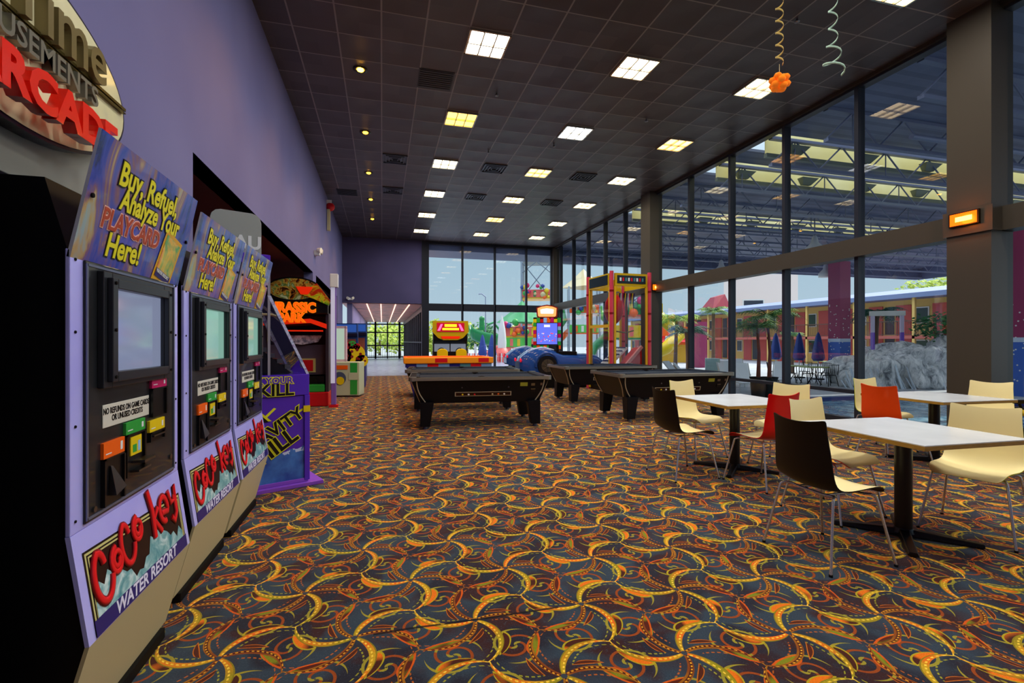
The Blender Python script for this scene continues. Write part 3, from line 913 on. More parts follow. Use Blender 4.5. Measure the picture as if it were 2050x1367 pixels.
for k in range(26):
    b.sphere((-.75+random.random()*.3, .08+random.random()*.4, 1.10+random.random()*.5), .035+random.random()*.03, 8, [YEL, ORANGE, GREEN, REDP, WHITE][k % 5])
o = b.build('plush_prize', None, t); o['kind'] = 'stuff'
b = B(); b.tube([(-.7, .1, 1.62), (-.3, .1, 1.62), (-.22, .1, 1.60)], .012, 6); b.build('claw_bar', mat('cream_plastic', '#e0c890', .4), t)

# dinosaur-themed shooting cabin
t = thing('shooting_cabinet', 'large red and black shooting game cabinet with orange lettering and jungle marquee', 'arcade machine', (-1.76, 10.9, 0))
JUN = art_mat('jungle_print', [(.34, '#20180c'), (.42, '#7a3a10'), (.5, '#c8a040'), (.58, '#3a6a28'), (.68, '#c0c898')], 5., 2.)
DKG = mat('dark_violet_panel', '#3c3440', .4)
b = B(); b.box(-.68, .66, 0, 1.2, .0, .30, REDP); b.build('platform', None, t, bevel=.02)
b = B(); b.box(-.68, -.60, 0, 1.2, .3, 2.2); b.box(.60, .66, .05, 1.2, .3, 2.2); b.box(-.6, .6, 1.1, 1.2, .3, 2.2); b.build('side_wall', DKG, t)
b = B(); b.box(-.72, .66, -.10, 1.2, 1.95, 2.30); b.build('canopy', BLACK, t, bevel=.02)
oval = [(.0+.52*math.cos(a*2*PI/40), 2.45+.25*math.sin(a*2*PI/40)) for a in range(40)]
b = B(); b.prism(oval, -.14, -.06, 'y', BLACK); mq = b.build('marquee', None, t)
b = B(); b.add([(x*.92, -.142, 2.45+(z-2.45)*.88) for x, z in oval], [tuple(range(40))], JUN); b.build('marquee_picture', None, mq)
b = B(); b.prism([(.12, 2.35), (.45, 2.58), (.72, 2.22), (.68, 2.12), (.4, 2.25)], -.16, -.08, 'y', art_mat('yellow_green_tail', [(.4, '#c03010'), (.5, '#d8c820'), (.65, '#60a020')], 5., 1.)); b.build('marquee_wing', None, mq)
b = B(); b.prism([(.05, 2.50), (.38, 2.50), (.28, 2.34), (.14, 2.34)], -.165, -.15, 'y', mat('lit_red', '#d02408', .3, emit=.5)); b.build('marquee_badge', None, mq)
ORL = mat('lit_orange', '#f05008', .3, emit=.9)
text('JURASSIC', .27, frame((-.04, -.17, 2.06), (1, 0, 0), (0, 0, 1)), ORL, 'orange_lettering', mq, .01, .008, outline=mat('amber_edge', '#e89010', .4, emit=.3), ow=.012, sx=.85)
text('PARK', .24, frame((-.04, -.17, 1.85), (1, 0, 0), (0, 0, 1)), ORL, 'orange_lettering', mq, .01, .008, outline=mat('amber_edge', '#e89010', .4, emit=.3), ow=.012, sx=.85)
b = B(); b.prism([(-.6, 1.76), (.3, 1.85), (.62, 1.74), (.62, 1.64), (.3, 1.76), (-.6, 1.70)], -.02, .06, 'y', mat('lit_red', '#d02408', .3, emit=.5)); b.prism([(-.5, 1.58), (.55, 1.58), (.55, 1.61), (-.5, 1.61)], .0, .06, 'y', mat('lit_red', '#d02408', .3, emit=.5)); b.build('red_fascia', None, t)
b = B(); b.box(-.58, .58, .5, .56, 1.62, 1.80); b.build('dark_screen', mat('dark_screen', '#101018', .1), t)
b = B(); b.prism([(-.55, 1.50), (.5, 1.50), (.42, 1.36), (.1, 1.30), (-.5, 1.38)], .3, .34, 'y', art_mat('pale_teeth', [(.4, '#707890'), (.6, '#d8dce8')], 10., 0)); b.build('screen_glow', None, t)
b = B(); b.box(-.6, .6, .4, .5, .65, 1.30); b.build('inner_panel', mat('mauve_panel', '#564858', .5), t)
b = B(); b.box(.0, .36, .38, .40, .70, 1.0, mat('straw_print', '#c8c078', .4)); b.box(.05, .31, .37, .38, .73, .97, REDP); b.build('card_reader', None, t)
b = B(); b.box(-.5, .55, .25, .5, .30, .62, BLACK); b.cyl((.3, .2, .5), (.3, .5, .5), .12, n=12, m=MATTE); b.build('seat_bench', None, t)
b = B(); b.box(.15, .58, .02, .22, .30, .46, GREEN); b.build('green_step', None, t, bevel=.02)

# narrow lit post machine
t = thing('lit_post', 'slender white and violet lit post beside the orange lettered cabinet', 'post', (-.98, 10.75, 0))
b = B(); b.box(-.05, .05, -.05, .05, 0.05, 2.70, mat('violet_plastic', '#7a58a8', .3)); b.build('post', None, t, bevel=.01)
b = B(); b.box(-.055, .03, -.056, -.05, .5, 2.55); b.build('light_strip', mat('lit_lilac', '#d0d0e8', .3, emit=.2), t)
b = B(); b.box(-.09, .09, -.09, .09, 0, .05); b.build('foot', REDP, t); b = B(); b.box(-.07, .09, -.08, .07, 2.5, 2.78); b.build('cap', WHITE, t, bevel=.01)

# low cream cabinet with tilted screen
t = thing('kiddie_cabinet', 'low cream and green game cabinet with a leaning framed screen behind it', 'arcade machine', (-.90, 12.62, 0), R(-12))
CRM = mat('pale_green_cream', '#b8bc98', .4)
b = B(); b.box(-.36, .36, 0, .5, .03, .86); b.build('cabinet', CRM, t, bevel=.015)
b = B(); b.box(.14, .31, -.006, 0, .06, .84); b.build('green_stripe', GREEN, t)
b = B(); b.box(.10, .35, -.012, -.006, .42, .60); b.build('pale_patch', CRM, t)
b = B(); b.cyl((-.12, -.001, .46), (-.12, -.012, .46), .16, n=20, m=mat('slate_print', '#4a5468', .4)); b.cyl((-.10, -.012, .40), (-.10, -.016, .40), .10, n=16, m=YEL); b.build('round_print', None, t)
b = B(); b.box(-.32, .08, -.012, -.001, .68, .78); b.build('orange_print', ORANGE, t)
b = B()
for s in (-1, 1): b.box(s*.17-.025-.22, s*.17+.025-.22, .25, .33, .86, 1.75)
b.box(-.415, -.025, .25, .33, 1.70, 1.76); b.box(-.415, -.025, .25, .33, .86, .92); b.build('screen_frame', mat('pale_pink_frame', '#d8b8c0', .35), t)
b = B(); b.box(-.37, -.07, .28, .31, .92, 1.70); b.build('screen', mat('pale_screen2', '#304038', .1, emit=.6, ecol='#b8ccb8'), t)

# yellow wheel game and blue cabinets deeper
t = thing('wheel_game', 'game with clusters of yellow and red wheels beside the passage mouth', 'arcade machine', (-.80, 15.0, 0))
b = B(); b.box(-.45, .32, 0, .7, .02, .78, INDIGO); b.build('cabinet', None, t, bevel=.02)
for k, (x, z, rr, mt) in enumerate(((-.30, .95, .2, ORANGE), (.05, 1.0, .22, YEL), (.22, .80, .15, YEL), (-.28, .70, .16, YEL), (-.05, 1.27, .10, GREEN), (-.22, 1.22, .11, REDP), (.08, 1.22, .08, REDP))):
    b = B(); b.cyl((x, -.06, z), (x, .04, z), rr*1.2, n=16, m=mt)
    for q in range(5):
        a = q*2*PI/5; b.cyl((x+rr*.6*math.cos(a), -.065, z+rr*.6*math.sin(a)), (x+rr*.6*math.cos(a), -.055, z+rr*.6*math.sin(a)), rr*.2, n=8, m=DKRED)
    b.build('wheel', None, t)
b = B()
for k in range(14): b.box(-.42+(k % 4)*.19, -.33+(k % 4)*.19, -.01, 0, .08+(k//4)*.16, .16+(k//4)*.16, [REDP, YEL, WHITE, MAGENTA][k % 4])
b.build('speckle_print', None, t)
for x, y, h, l in ((-.86, 17.9, 2.0, 'tall blue arcade cabinet behind the yellow wheel game'), (-1.10, 16.6, 1.95, 'second blue arcade cabinet, nearer the left wall')):
    t = thing('video_cabinet', l, 'arcade machine', (x, y, 0))
    b = B(); b.prism([(-.4, 0), (.35, 0), (.35, h), (-.3, h), (-.34, h-.32), (-.1, h-.45), (-.1, 1.0), (-.4, .85)], -.33, .33, 'x', mat('deep_blue_paint', '#1c3a70', .35)); b.build('cabinet', None, t)
    b = B(); b.box(-.30, .30, -.345, -.325, h-.28, h-.04); b.build('marquee', mat('lit_blue', '#2850a0', .3, emit=.4), t)
    b = B(); b.box(-.27, .27, -.12, -.105, 1.05, h-.5, mat('copper_print', '#8a4a3a', .4)); b.build('screen', None, t)
    b = B()
    for q in (-.15, .15): b.cyl((q, -.3, .90), (q, -.3, 1.0), .012, n=6); b.sphere((q, -.3, 1.02), .028, 8)
    b.build('joystick', REDP, t)

# wall fittings
b = B(); b.box(0, .12, -.10, .10, -.05, .06, WHITE)
for s in (-1, 1): b.cyl((.08, s*.1, .06), (.16, s*.13, .05), .05, .065, n=12, m=mat('lens', '#f0ead0', .1))
o = b.build('emergency_lamp', WHITE); o.location = (XL, 12.5, 3.5); tag(o, 'small twin headed emergency lamp on the lavender wall', 'emergency light')
b = B(); b.box(0, .10, -.10, .10, -.04, .05, WHITE)
for s in (-1, 1): b.cyl((.06, s*.08, .05), (.14, s*.11, .04), .04, .055, n=10, m=mat('lens', '#f0ead0', .1))
o = b.build('emergency_lamp', WHITE); o.location = (-1.2, 20.78, 2.75); o.rotation_euler = (0, 0, R(-90)); o.location = (-1.25, 20.80, 3.10); tag(o, 'twin headed emergency lamp on the purple wall above the passage corner', 'emergency light')
t = thing('wall_banner', 'narrow gold banner with red top hanging high on the lavender wall', 'banner', (XL, 15.1, 4.62))
b = B(); b.box(.02, .10, -.06, .06, 0, .62, CREAM); b.build('banner_cloth', mat('gold_cloth', '#c0a050', .6), t)
b = B(); b.sphere((.1, 0, .70), .13, 10, sy=.6); b.build('red_knob', REDP, t)
b = B(); b.box(0, .14, -.03, .03, .80, .90); b.build('bracket', WHITE, t)

# ================================================================== tables and chairs
def laminate():
    m, t, b = nmat('white_laminate', rough=.22, spec=.5)
    v, X, Y, Z = coords('Object')
    t.links.new(N.ramp(N.noise(v, 3., 2), [(.3, '#cfcfcc'), (.7, '#dcdcd8')]), b.inputs['Base Color'])
    return m
LAM = laminate()
PLY = art_mat('plywood_edge', [(.35, '#8a6420'), (.6, '#a87c2c')], 20., 0, rough=.5, coat=0, stretch=(1, 1, 12))
IRON = mat('black_iron', '#0c0c0e', .38, .2)
def cafe_table(loc, rz, label, sx=.87, sy=.93):
    t = thing('cafe_table', label, 'table', loc, rz, 'white cafe tables')
    b = B(); b.box(-sx/2, sx/2, -sy/2, sy/2, .718, .744, PLY); b.box(-sx/2+.001, sx/2-.001, -sy/2+.001, sy/2-.001, .744, .750, LAM); b.build('tabletop', None, t)
    b = B(); b.cyl((0, 0, .03), (0, 0, .70), .052, n=24); b.cyl((0, 0, .03), (0, 0, .06), .07, .055, n=24); b.build('post', IRON, t)
    b = B(); b.box(-.2, .2, -.03, .03, .698, .717); b.box(-.03, .03, -.2, .2, .698, .717); b.build('top_bracket', IRON, t)
    for a in (45, 135, 225, 315):
        b = B(); Mz = Matrix.Rotation(R(a), 4, 'Z')
        b.hexa([(0, -.04, .012), (.42, -.032, .008), (.42, .032, .008), (0, .04, .012)], [(0, -.03, .058), (.42, -.02, .030), (.42, .02, .030), (0, .03, .058)], M=Mz)
        b.cyl((.40, 0, 0), (.40, 0, .012), .02, n=10, M=Mz)
        b.build('foot', IRON, t, bevel=.004)
    return t
cafe_table((3.56, 2.585, 0), R(-2), 'nearest white cafe table with plywood edge, at the right front')
cafe_table((3.66, 4.40, 0), R(-2), 'white cafe table left of the others, between the two black backed rows and red chair')
cafe_table((6.07, 4.07, 0), R(-3), 'white cafe table farthest right, by the bronze column', 1.0, .93)

CRM_S = mat('cream_shell', '#f4e0a0', .38, coat=.15)
def shell_fn():
    # side profile: (x forward, z), half width
    P = [(.235, .425, .175), (.225, .440, .195), (.19, .452, .208), (.10, .450, .218), (0., .442, .222), (-.09, .440, .224),
         (-.15, .452, .224), (-.19, .485, .222), (-.212, .54, .219), (-.222, .62, .213), (-.230, .70, .206), (-.240, .78, .199), (-.250, .845, .195), (-.256, .872, .200)]
    return P
def shell(outer, edge=None):
    P = shell_fn(); n = len(P); NV = 12
    b = B()
    def pt(i, j, off):
        x, z, hw = P[i]
        # tangent
        i0, i1 = max(i-1, 0), min(i+1, n-1)
        tx, tz = P[i1][0]-P[i0][0], P[i1][1]-P[i0][1]; L = math.hypot(tx, tz) or 1
        nx, nz = tz/L*-1, tx/L     # towards sitter: up and forward
        if nz < 0 and i < 6: nx, nz = -nx, -nz
        nx, nz = (abs(tz/L), -tx/L) if True else (nx, nz)
        v = j/NV*2-1
        dish = .028*(v*v) if i < 9 else .028*(v*v)*1.15
        top = .020*(v*v) if i >= n-2 else 0
        if i <= 1: top = -.012*(v*v)
        return (x + nx*(dish+off) + (0), v*hw, z + nz*(dish+off) + top)
    ins, outs = [], []
    for i in range(n):
        for j in range(NV+1): ins.append(pt(i, j, .0035))
    for i in range(n):
        for j in range(NV+1): outs.append(pt(i, j, -.0035))
    f1 = [(i*(NV+1)+j, (i+1)*(NV+1)+j, (i+1)*(NV+1)+j+1, i*(NV+1)+j+1) for i in range(n-1) for j in range(NV)]
    b.add(ins, f1, CRM_S, True); b.add(outs, [f[::-1] for f in f1], outer, True)
    # rim
    ring = [(i, 0) for i in range(n)] + [(n-1, j) for j in range(1, NV+1)] + [(i, NV) for i in range(n-2, -1, -1)] + [(0, j) for j in range(NV-1, 0, -1)]
    vs = [ins[i*(NV+1)+j] for i, j in ring] + [outs[i*(NV+1)+j] for i, j in ring]; k = len(ring)
    b.add(vs, [(q, (q+1) % k, k+(q+1) % k, k+q) for q in range(k)], edge or outer, True)
    return b
def leg_pts(sx, sy):
    s = 1 if sy > 0 else -1
    top = (.12*sx, .16*s, .425)
    kn = (.165*sx, .195*s, .415); foot = (.25*sx if sx > 0 else .25*sx, .255*s, .006)
    return [top, (.145*sx, .182*s, .427), kn, (.172*sx, .20*s, .39), foot]
CHR = mat('chair_chrome', '#d4d4d4', .24, .75)
def make_chair(label, outer, edge=None, group=None):
    t = thing('shell_chair', label, 'chair', (0, 0, 0), 0, 'two-tone shell chairs')
    sh = shell(outer, edge).build('seat_shell', None, t)
    md = sh.modifiers.new('sub', 'SUBSURF'); md.levels = 1; md.render_levels = 1
    for sx in (-1, 1):
        for sy in (-1, 1):
            b = B(); b.tube(leg_pts(sx, sy), .0085, 8, CHR); b.cyl((.25*sx, .255*sy, 0), (.25*sx, .255*sy, .014), .011, n=10, m=MATTE); b.build('leg', None, t)
    b = B()
    for sx in (-1, 1): b.tube([(.12*sx, -.16, .425), (.12*sx, -.08, .418), (.12*sx, .08, .418), (.12*sx, .16, .425)], .0085, 8)
    for sy in (-1, 1): b.tube([(-.12, .10*sy, .420), (.12, .10*sy, .420)], .007, 6)
    b.build('under_frame', CHR, t)
    return t
OB = mat('dark_brown_shell', '#0a0606', .4, spec=.3); ORd = mat('red_shell', '#d20a0c', .32, coat=.2); OO = mat('orange_shell', '#f04606', .35, coat=.2)
OY = mat('lime_shell', '#c8cc20', .4)
def face(fx, fy): return math.atan2(fy, fx)
chairs = [
 ((2.77, 2.49), face(1, 0), 'black', 'dark backed shell chair nearest the camera, left side of the front table'),
 ((4.13, 2.50), face(-.95, -.31), 'yellow', 'cream shell chair with lime edge at the right end of the front table'),
 ((3.49, 3.09), face(.12, -.99), 'red', 'cream shell chair with red edge behind the front table'),
 ((3.56, 3.88), face(-.12, .99), 'redback', 'bright red backed shell chair tucked under the left table'),
 ((2.99, 4.37), face(1, 0.02), 'black', 'dark backed shell chair at the left side of the left table'),
 ((3.64, 5.05), face(.2, -.98), 'cream', 'cream shell chair behind the left table, in front of a pool table'),
 ((4.30, 4.42), face(-.93, -.36), 'red', 'cream shell chair with red rim at the right side of the left table'),
 ((5.52, 4.12), face(1, .03), 'orange', 'orange backed shell chair at the left end of the far right table'),
 ((6.14, 4.72), face(.05, -1), 'cream', 'cream shell chair mostly hidden behind the orange backed one'),
 ((6.86, 4.08), face(-.97, -.2), 'yellow', 'cream shell chair with lime edge by the bronze column'),
]
proto = {}
for (x, y), rz, kind, label in chairs:
    if kind not in proto:
        o, e = {'black': (OB, None), 'yellow': (OY, OY), 'red': (mat('red_shell', '#d20a0c', .32), None), 'redback': (ORd, None), 'cream': (CRM_S, OY), 'orange': (OO, None)}[kind]
        c = make_chair(label, o, e); proto[kind] = c; c.location = (x, y, 0); c.rotation_euler = (0, 0, rz)
    else:
        dup(proto[kind], (x, y, 0), rz, label)
# padded yellow chair cut by the frame
t = thing('padded_chair', 'yellow padded high chair with dark frame cut by the right edge of the frame', 'chair', (6.98, 3.42, 0), R(172))
b = B(); pts = [(.26*math.copysign(abs(math.cos(a))**.5, math.cos(a)), .82+.20*math.copysign(abs(math.sin(a))**.6, math.sin(a))) for a in [2*PI*k/24 for k in range(24)]]
b.prism(pts, -.27, -.20, 'x', mat('mustard_vinyl', '#b8941c', .35)); b.build('backrest', None, t, bevel=.02)
b = B(); b.box(-.22, .25, -.25, .25, .55, .62); b.build('seat', mat('mustard_vinyl', '#b8941c', .35), t, bevel=.03)
b = B()
for s in (-1, 1): b.box(-.2, .25, s*.28-.03, s*.28+.03, .68, .72)
b.build('armrest', MATTE, t, bevel=.01)
for sx in (-1, 1):
    for sy in (-1, 1):
        b = B(); b.cyl((.18*sx, .2*sy, .55), (.24*sx, .27*sy, 0), .018, n=8); b.cyl((.2*sx, .22*sy, .55), (.2*sx, .28*sy, .70), .015, n=8); b.build('leg', MATTE, t)

# ================================================================== pool tables
GBLK = mat('pool_black', '#0a0c11', .45, spec=.25)
RAILM = mat('pewter_rail', '#9c988a', .35, .7)
FELT = art_mat('slate_felt', [(.35, '#20262e'), (.65, '#2c333c')], 40., 0, rough=.9, coat=0)
CURV = mat('worn_brass_strip', '#c4bca4', .35, .5)
def pool_table(loc, rz, label, plate=True):
    L, Wd = 2.24, 1.26; hl, hw = L/2, Wd/2
    t = thing('pool_table', label, 'pool table', loc, rz, 'black pool tables')
    b = B(); tb = .40; tt = .755
    b.hexa([(-hl+.17, -hw+.13, tb), (hl-.17, -hw+.13, tb), (hl-.17, hw-.13, tb), (-hl+.17, hw-.13, tb)], [(-hl+.04, -hw+.03, tt), (hl-.04, -hw+.03, tt), (hl-.04, hw-.03, tt), (-hl+.04, hw-.03, tt)])
    cab = b.build('cabinet', GBLK, t, bevel=.006)
    # rails
    b = B()
    for s in (-1, 1):
        b.box(-hl+.02, hl-.02, s*(hw-.055)-.055, s*(hw-.055)+.055, tt, .815, GBLK); b.box(s*(hl-.055)-.055, s*(hl-.055)+.055, -hw+.02, hw-.02, tt, .815, GBLK)
    b.build('rail', None, t, bevel=.012)
    b = B()
    for s in (-1, 1):
        b.box(-hl+.06, hl-.06, s*(hw+.004)-.006, s*(hw+.004)+.004, .762, .812); b.box(s*(hl+.004)-.006, s*(hl+.004)+.004, -hw+.06, hw-.06, .762, .812)
        for q in (-1, 1):
            b.cyl((s*(hl-.05), q*(hw-.05), .758), (s*(hl-.05), q*(hw-.05), .820), .062, n=16)
    b.build('rail_trim', RAILM, t, bevel=.003)
    b = B(); b.box(-hl+.10, hl-.10, -hw+.10, hw-.10, tt, .785); b.build('cloth', FELT, t)
    b = B()
    for s in (-1, 1): b.prism([(s*(hw-.105), .785), (s*(hw-.15), .785), (s*(hw-.14), .808), (s*(hw-.105), .812)], -hl+.14, hl-.14, 'x'); b.prism([(s*(hl-.105), .785), (s*(hl-.15), .785), (s*(hl-.14), .808), (s*(hl-.105), .812)], -hw+.14, hw-.14, 'y')
    b.build('cushion', FELT, t)
    for px in (-1, 0, 1):
        for py in (-1, 1):
            b = B(); b.lathe([(.058, .800), (.060, .8165), (.050, .818), (.046, .79), (.001, .786)], 16, c=(px*(hl-.11), py*(hw-.10), 0)); b.build('pocket', MATTE, t)
    for sx in (-1, 1):
        for sy in (-1, 1):
            b = B(); x0, y0 = sx*(hl-.27), sy*(hw-.16)
            b.hexa([(x0-.075+sx*.03, y0-.075+sy*.02, .045), (x0+.075+sx*.03, y0-.075+sy*.02, .045), (x0+.075+sx*.03, y0+.075+sy*.02, .045), (x0-.075+sx*.03, y0+.075+sy*.02, .045)],
                   [(x0-.105, y0-.10, .42), (x0+.105, y0-.10, .42), (x0+.105, y0+.10, .42), (x0-.105, y0+.10, .42)])
            lg = b.build('leg', GBLK, t, bevel=.008)
            b = B(); b.cyl((x0+sx*.03, y0+sy*.02, 0), (x0+sx*.03, y0+sy*.02, .05), .045, .03, n=14); b.build('levelling_foot', STEEL, lg)
            # corner strips
            b = B()
            for f in (0, 1):
                p0 = Vector((sx*(hl-.035-.0), sy*(hw-.035), .757)); p1 = Vector((sx*(hl-.165), sy*(hw-.125), .42))
                off = Vector((-sx*.075, 0, 0)) if f == 0 else Vector((0, -sy*.075, 0))
                out = Vector((0, sy*.006, 0)) if f == 0 else Vector((sx*.006, 0, 0))
                pts = []
                for k in range(9):
                    u = k/8; c = p0.lerp(p1, u); bow = math.sin(u*PI)
                    pts.append(c + off*(1 + .0*u - .45*bow) + out)
                b.tube(pts, .010, 6)
            b.build('corner_strip', CURV, t)
    b = B()
    def fy(z): return -hw+.13 - (z-tb)/(tt-tb)*.10
    def slab(x0, x1, z0, z1, d0, d1, m):
        b.hexa([(x0, fy(z0)-d1, z0), (x1, fy(z0)-d1, z0), (x1, fy(z0)-d0, z0), (x0, fy(z0)-d0, z0)], [(x0, fy(z1)-d1, z1), (x1, fy(z1)-d1, z1), (x1, fy(z1)-d0, z1), (x0, fy(z1)-d0, z1)], m)
    slab(-.42, .48, .505, .575, -.002, .006, CURV); slab(-.405, .465, .515, .565, .0, .008, mat('maroon_window', '#24080a', .2))
    rb = b.build('ball_window', None, t)
    b = B(); random.seed(11)
    for k in range(8):
        if k in (3, 4): continue
        xx = -.30+k*.095; b.sphere((xx, fy(.535)-.006, .535), .018, 8, [YEL, WHITE, REDP, YEL, GREEN, CREAM, ORANGE, WHITE][k], sy=.4)
    b.build('window_balls', None, rb)
    b = B(); slab(.62, .74, .655, .715, 0, .004, mat('yellow_green_label', '#a8a832', .4)); b.build('price_label', None, t)
    b = B(); slab(.80, .86, .66, .70, 0, .006, STEEL); slab(.95, .985, .665, .705, 0, .006, STEEL); slab(.80, .87, .56, .60, 0, .012, MATTE); slab(.80, .87, .60, .612, 0, .02, STEEL)
    b.build('coin_slide', None, t)
    b = B()
    for xx in (-.31, .43): b.sphere((xx, fy(.645)-.002, .645), .014, 8)
    b.build('lock', STEEL, t)
    # end ball return
    b = B(); ex = -hl+.165
    b.hexa([(ex-.012, -.14, .50), (ex, -.14, .50), (ex, .14, .50), (ex-.012, .14, .50)], [(ex-.075, -.14, .68), (ex, -.14, .68), (ex, .14, .68), (ex-.075, .14, .68)], RAILM)
    b.hexa([(ex-.025, -.115, .525), (ex, -.115, .525), (ex, .115, .525), (ex-.025, .115, .525)], [(ex-.078, -.115, .66), (ex, -.115, .66), (ex, .115, .66), (ex-.078, .115, .66)], MATTE)
    b.build('ball_return', None, t)
    return t
pt = pool_table((1.57, 8.08, 0), R(-5), 'black pool table nearest on the left, its long side towards the camera')
dup(pt, (1.62, 10.05, 0), R(-7), 'black pool table hidden behind the nearest left one')
dup(pt, (4.99, 7.98, 0), R(-1), 'black pool table on the right, nearest the cafe tables')
dup(pt, (4.98, 10.48, 0), R(-1), 'black pool table behind the right one, in front of the red posted machine')

# foreground coloured table (air hockey)
t = thing('air_hockey_table', 'low games table with orange rim and red and blue side panels behind the pool tables', 'games table', (1.62, 12.55, 0), R(-2))
b = B(); b.hexa([(-.85, -.5, .0), (.85, -.5, .0), (.85, .5, .0), (-.85, .5, .0)], [(-1.05, -.62, .80), (1.05, -.62, .80), (1.05, .62, .80), (-1.05, .62, .80)], INDIGO); b.build('cabinet', None, t)
b = B()
for k, mt in enumerate((INDIGO, mat('pale_blue_print', '#7090b8', .4), REDP, mat('pale_blue_print', '#7090b8', .4), INDIGO, mat('teal_print', '#4a7a80', .4), REDP, mat('pale_blue_print', '#7090b8', .4))):
    x0 = -1.06+k*.265; b.box(x0, x0+.265, -.65, -.61, .74, .83, mt)
b.build('side_print', None, t)
b = B()
for s in (-1, 1): b.box(-1.10, 1.10, s*.64-.05, s*.64+.05, .83, .98, ORANGE if s > 0 else None); b.box(s*1.05-.05, s*1.05+.05, -.6, .6, .83, .98, ORANGE)
b.build('rim', mat('amber_rim', '#f09018', .35), t, bevel=.02)
b = B(); b.box(-.35, -.05, -.695, -.68, .86, .96, REDP); b.box(.72, .98, -.695, -.68, .86, .96, REDP); b.build('rim_badge', None, t)
b = B(); b.box(-1., 1., -.59, .59, .83, .86); b.build('playfield', WHITE, t)

# yellow double racing game
t = thing('racing_game', 'yellow two seat racing game with pink and yellow marquee before the back windows', 'arcade machine', (2.38, 17.2, 0), R(-4))
YG = mat('dark_yellow_paint', '#c09a08', .35)
b = B(); b.prism([(.5, 0), (1.3, 0), (1.3, 2.05), (.45, 2.05), (.45, 1.45), (.7, 1.25), (.7, .8), (.5, .75)], -.62, .62, 'x', BLACK); b.build('cabinet', None, t)
b = B(); b.prism([(-.64, 2.12), (.64, 2.12), (.66, 1.72), (.45, 1.50), (.25, 1.42), (-.25, 1.42), (-.45, 1.50), (-.66, 1.72)], .36, .46, 'y', YG); mq = b.build('marquee', None, t)
b = B(); b.box(-.50, .50, .345, .36, 1.72, 2.05, mat('crimson_lit', '#b01028', .3, emit=.35)); b.prism([(-.48, 1.76), (-.38, 1.76), (-.28, 2.0), (-.36, 2.0)], .335, .345, 'y', mat('pink_lit', '#f060a0', .3, emit=.8)); b.prism([(.48, 1.76), (.38, 1.76), (.28, 2.0), (.36, 2.0)], .335, .345, 'y', mat('pink_lit', '#f060a0', .3, emit=.8)); b.build('marquee_picture', None, mq)
b = B(); b.box(-.22, .22, .33, .345, 1.90, 2.0); b.box(-.30, .30, .33, .345, 1.78, 1.86); b.build('yellow_blocks', mat('yellow_lit', '#f0d020', .3, emit=.8), mq)
b = B(); b.prism([(-.36, 1.56), (.36, 1.56), (.3, 1.47), (-.3, 1.47)], .345, .36, 'y', mat('lit_red', '#d02408', .3, emit=.5)); b.build('red_strip', None, mq)
b = B(); b.box(-.58, -.02, .66, .69, 1.0, 1.36); b.box(.02, .58, .66, .69, 1.0, 1.36); b.build('screen', mat('grey_screen', '#202428', .1, emit=.35, ecol='#a0a8b8'), t)
for s in (-1, 1):
    b = B(); b.box(s*.33-.2, s*.33+.2, -.25, .3, .2, .42, BLACK); b.build('seat', None, t, bevel=.03)
    pts = [(s*.33-.18, .42), (s*.33+.18, .42), (s*.33+.19, 1.0)] + [(s*.33+.19*math.cos(a), 1.0+.12*math.sin(a)) for a in (R(30), R(60), R(90), R(120), R(150))] + [(s*.33-.19, 1.0)]
    b = B(); b.prism(pts, -.33, -.23, 'y', mat('seat_yellow', '#e8b808', .35)); b.build('seat_back', None, t, bevel=.02)
    b = B(); b.tube([(s*.33+.13*math.cos(a), .48, 1.0+.13*math.sin(a)) for a in [2*PI*k/16 for k in range(16)]], .015, 6, closed=True); b.build('steering_wheel', MATTE, t)
b = B(); b.box(-.62, .62, -.35, .5, 0.0, .2); b.build('platform', BLACK, t, bevel=.02)

# tower game with blue screen
t = thing('screen_tower_game', 'upright game with bright blue screen, coloured blocks round it and lit orange topper', 'arcade machine', (5.32, 15.3, 0), R(-20))
b = B(); b.box(-.38, .38, 0, .45, 0.0, 1.15, INDIGO); b.build('base', None, t, bevel=.02)
b = B(); b.box(-.46, .46, .0, .25, 1.10, 2.18, BLACK); b.build('head', None, t, bevel=.02)
b = B(); b.box(-.34, .34, -.02, -.004, 1.28, 1.98); b.build('screen', mat('blue_screen', '#101840', .1, emit=1.1, ecol='#5a66e0'), t)
b = B(); b.box(-.1, .1, -.025, -.021, 1.85, 1.93, mat('lit_white', '#e0e0f0', .3, emit=.5))
random.seed(5)
for k in range(26):
    x = -.3+random.random()*.6; z = 1.34+random.random()*.3; b.box(x, x+.03, -.025, -.021, z, z+.03, [mat('lit_white', '#e0e0f0', .3, emit=.5), mat('lit_orange', '#f05008', .3, emit=.9), mat('lit_red', '#d02408', .3, emit=.5)][k % 3])
b.build('screen_picture', None, t)
cc = [YEL, GREEN, REDP, mat('sky_print', '#90b8e0', .4), ORANGE, MAGENTA]
b = B()
for k in range(8):
    x = -.46+k*.115; b.box(x, x+.11, -.05, -.0, 2.0, 2.12+.04*(k % 2), cc[k % 6]); b.box(x, x+.11, -.05, 0, 1.12, 1.24, cc[(k*3+1) % 6])
for k in range(6):
    z = 1.25+k*.125; b.box(-.46, -.36, -.05, 0, z, z+.12, cc[(k+2) % 6]); b.box(.36, .46, -.05, 0, z, z+.12, cc[(k*2+1) % 6])
b.build('coloured_blocks', None, t)
b = B(); b.box(-.08, .08, -.04, .1, 2.12, 2.25); b.build('neck', ORANGE, t)
b = B(); tp = [(-.34, 2.20), (-.30, 2.16), (.30, 2.16), (.34, 2.20), (.36, 2.50), (.22, 2.56), (0, 2.60), (-.22, 2.56), (-.36, 2.50)]
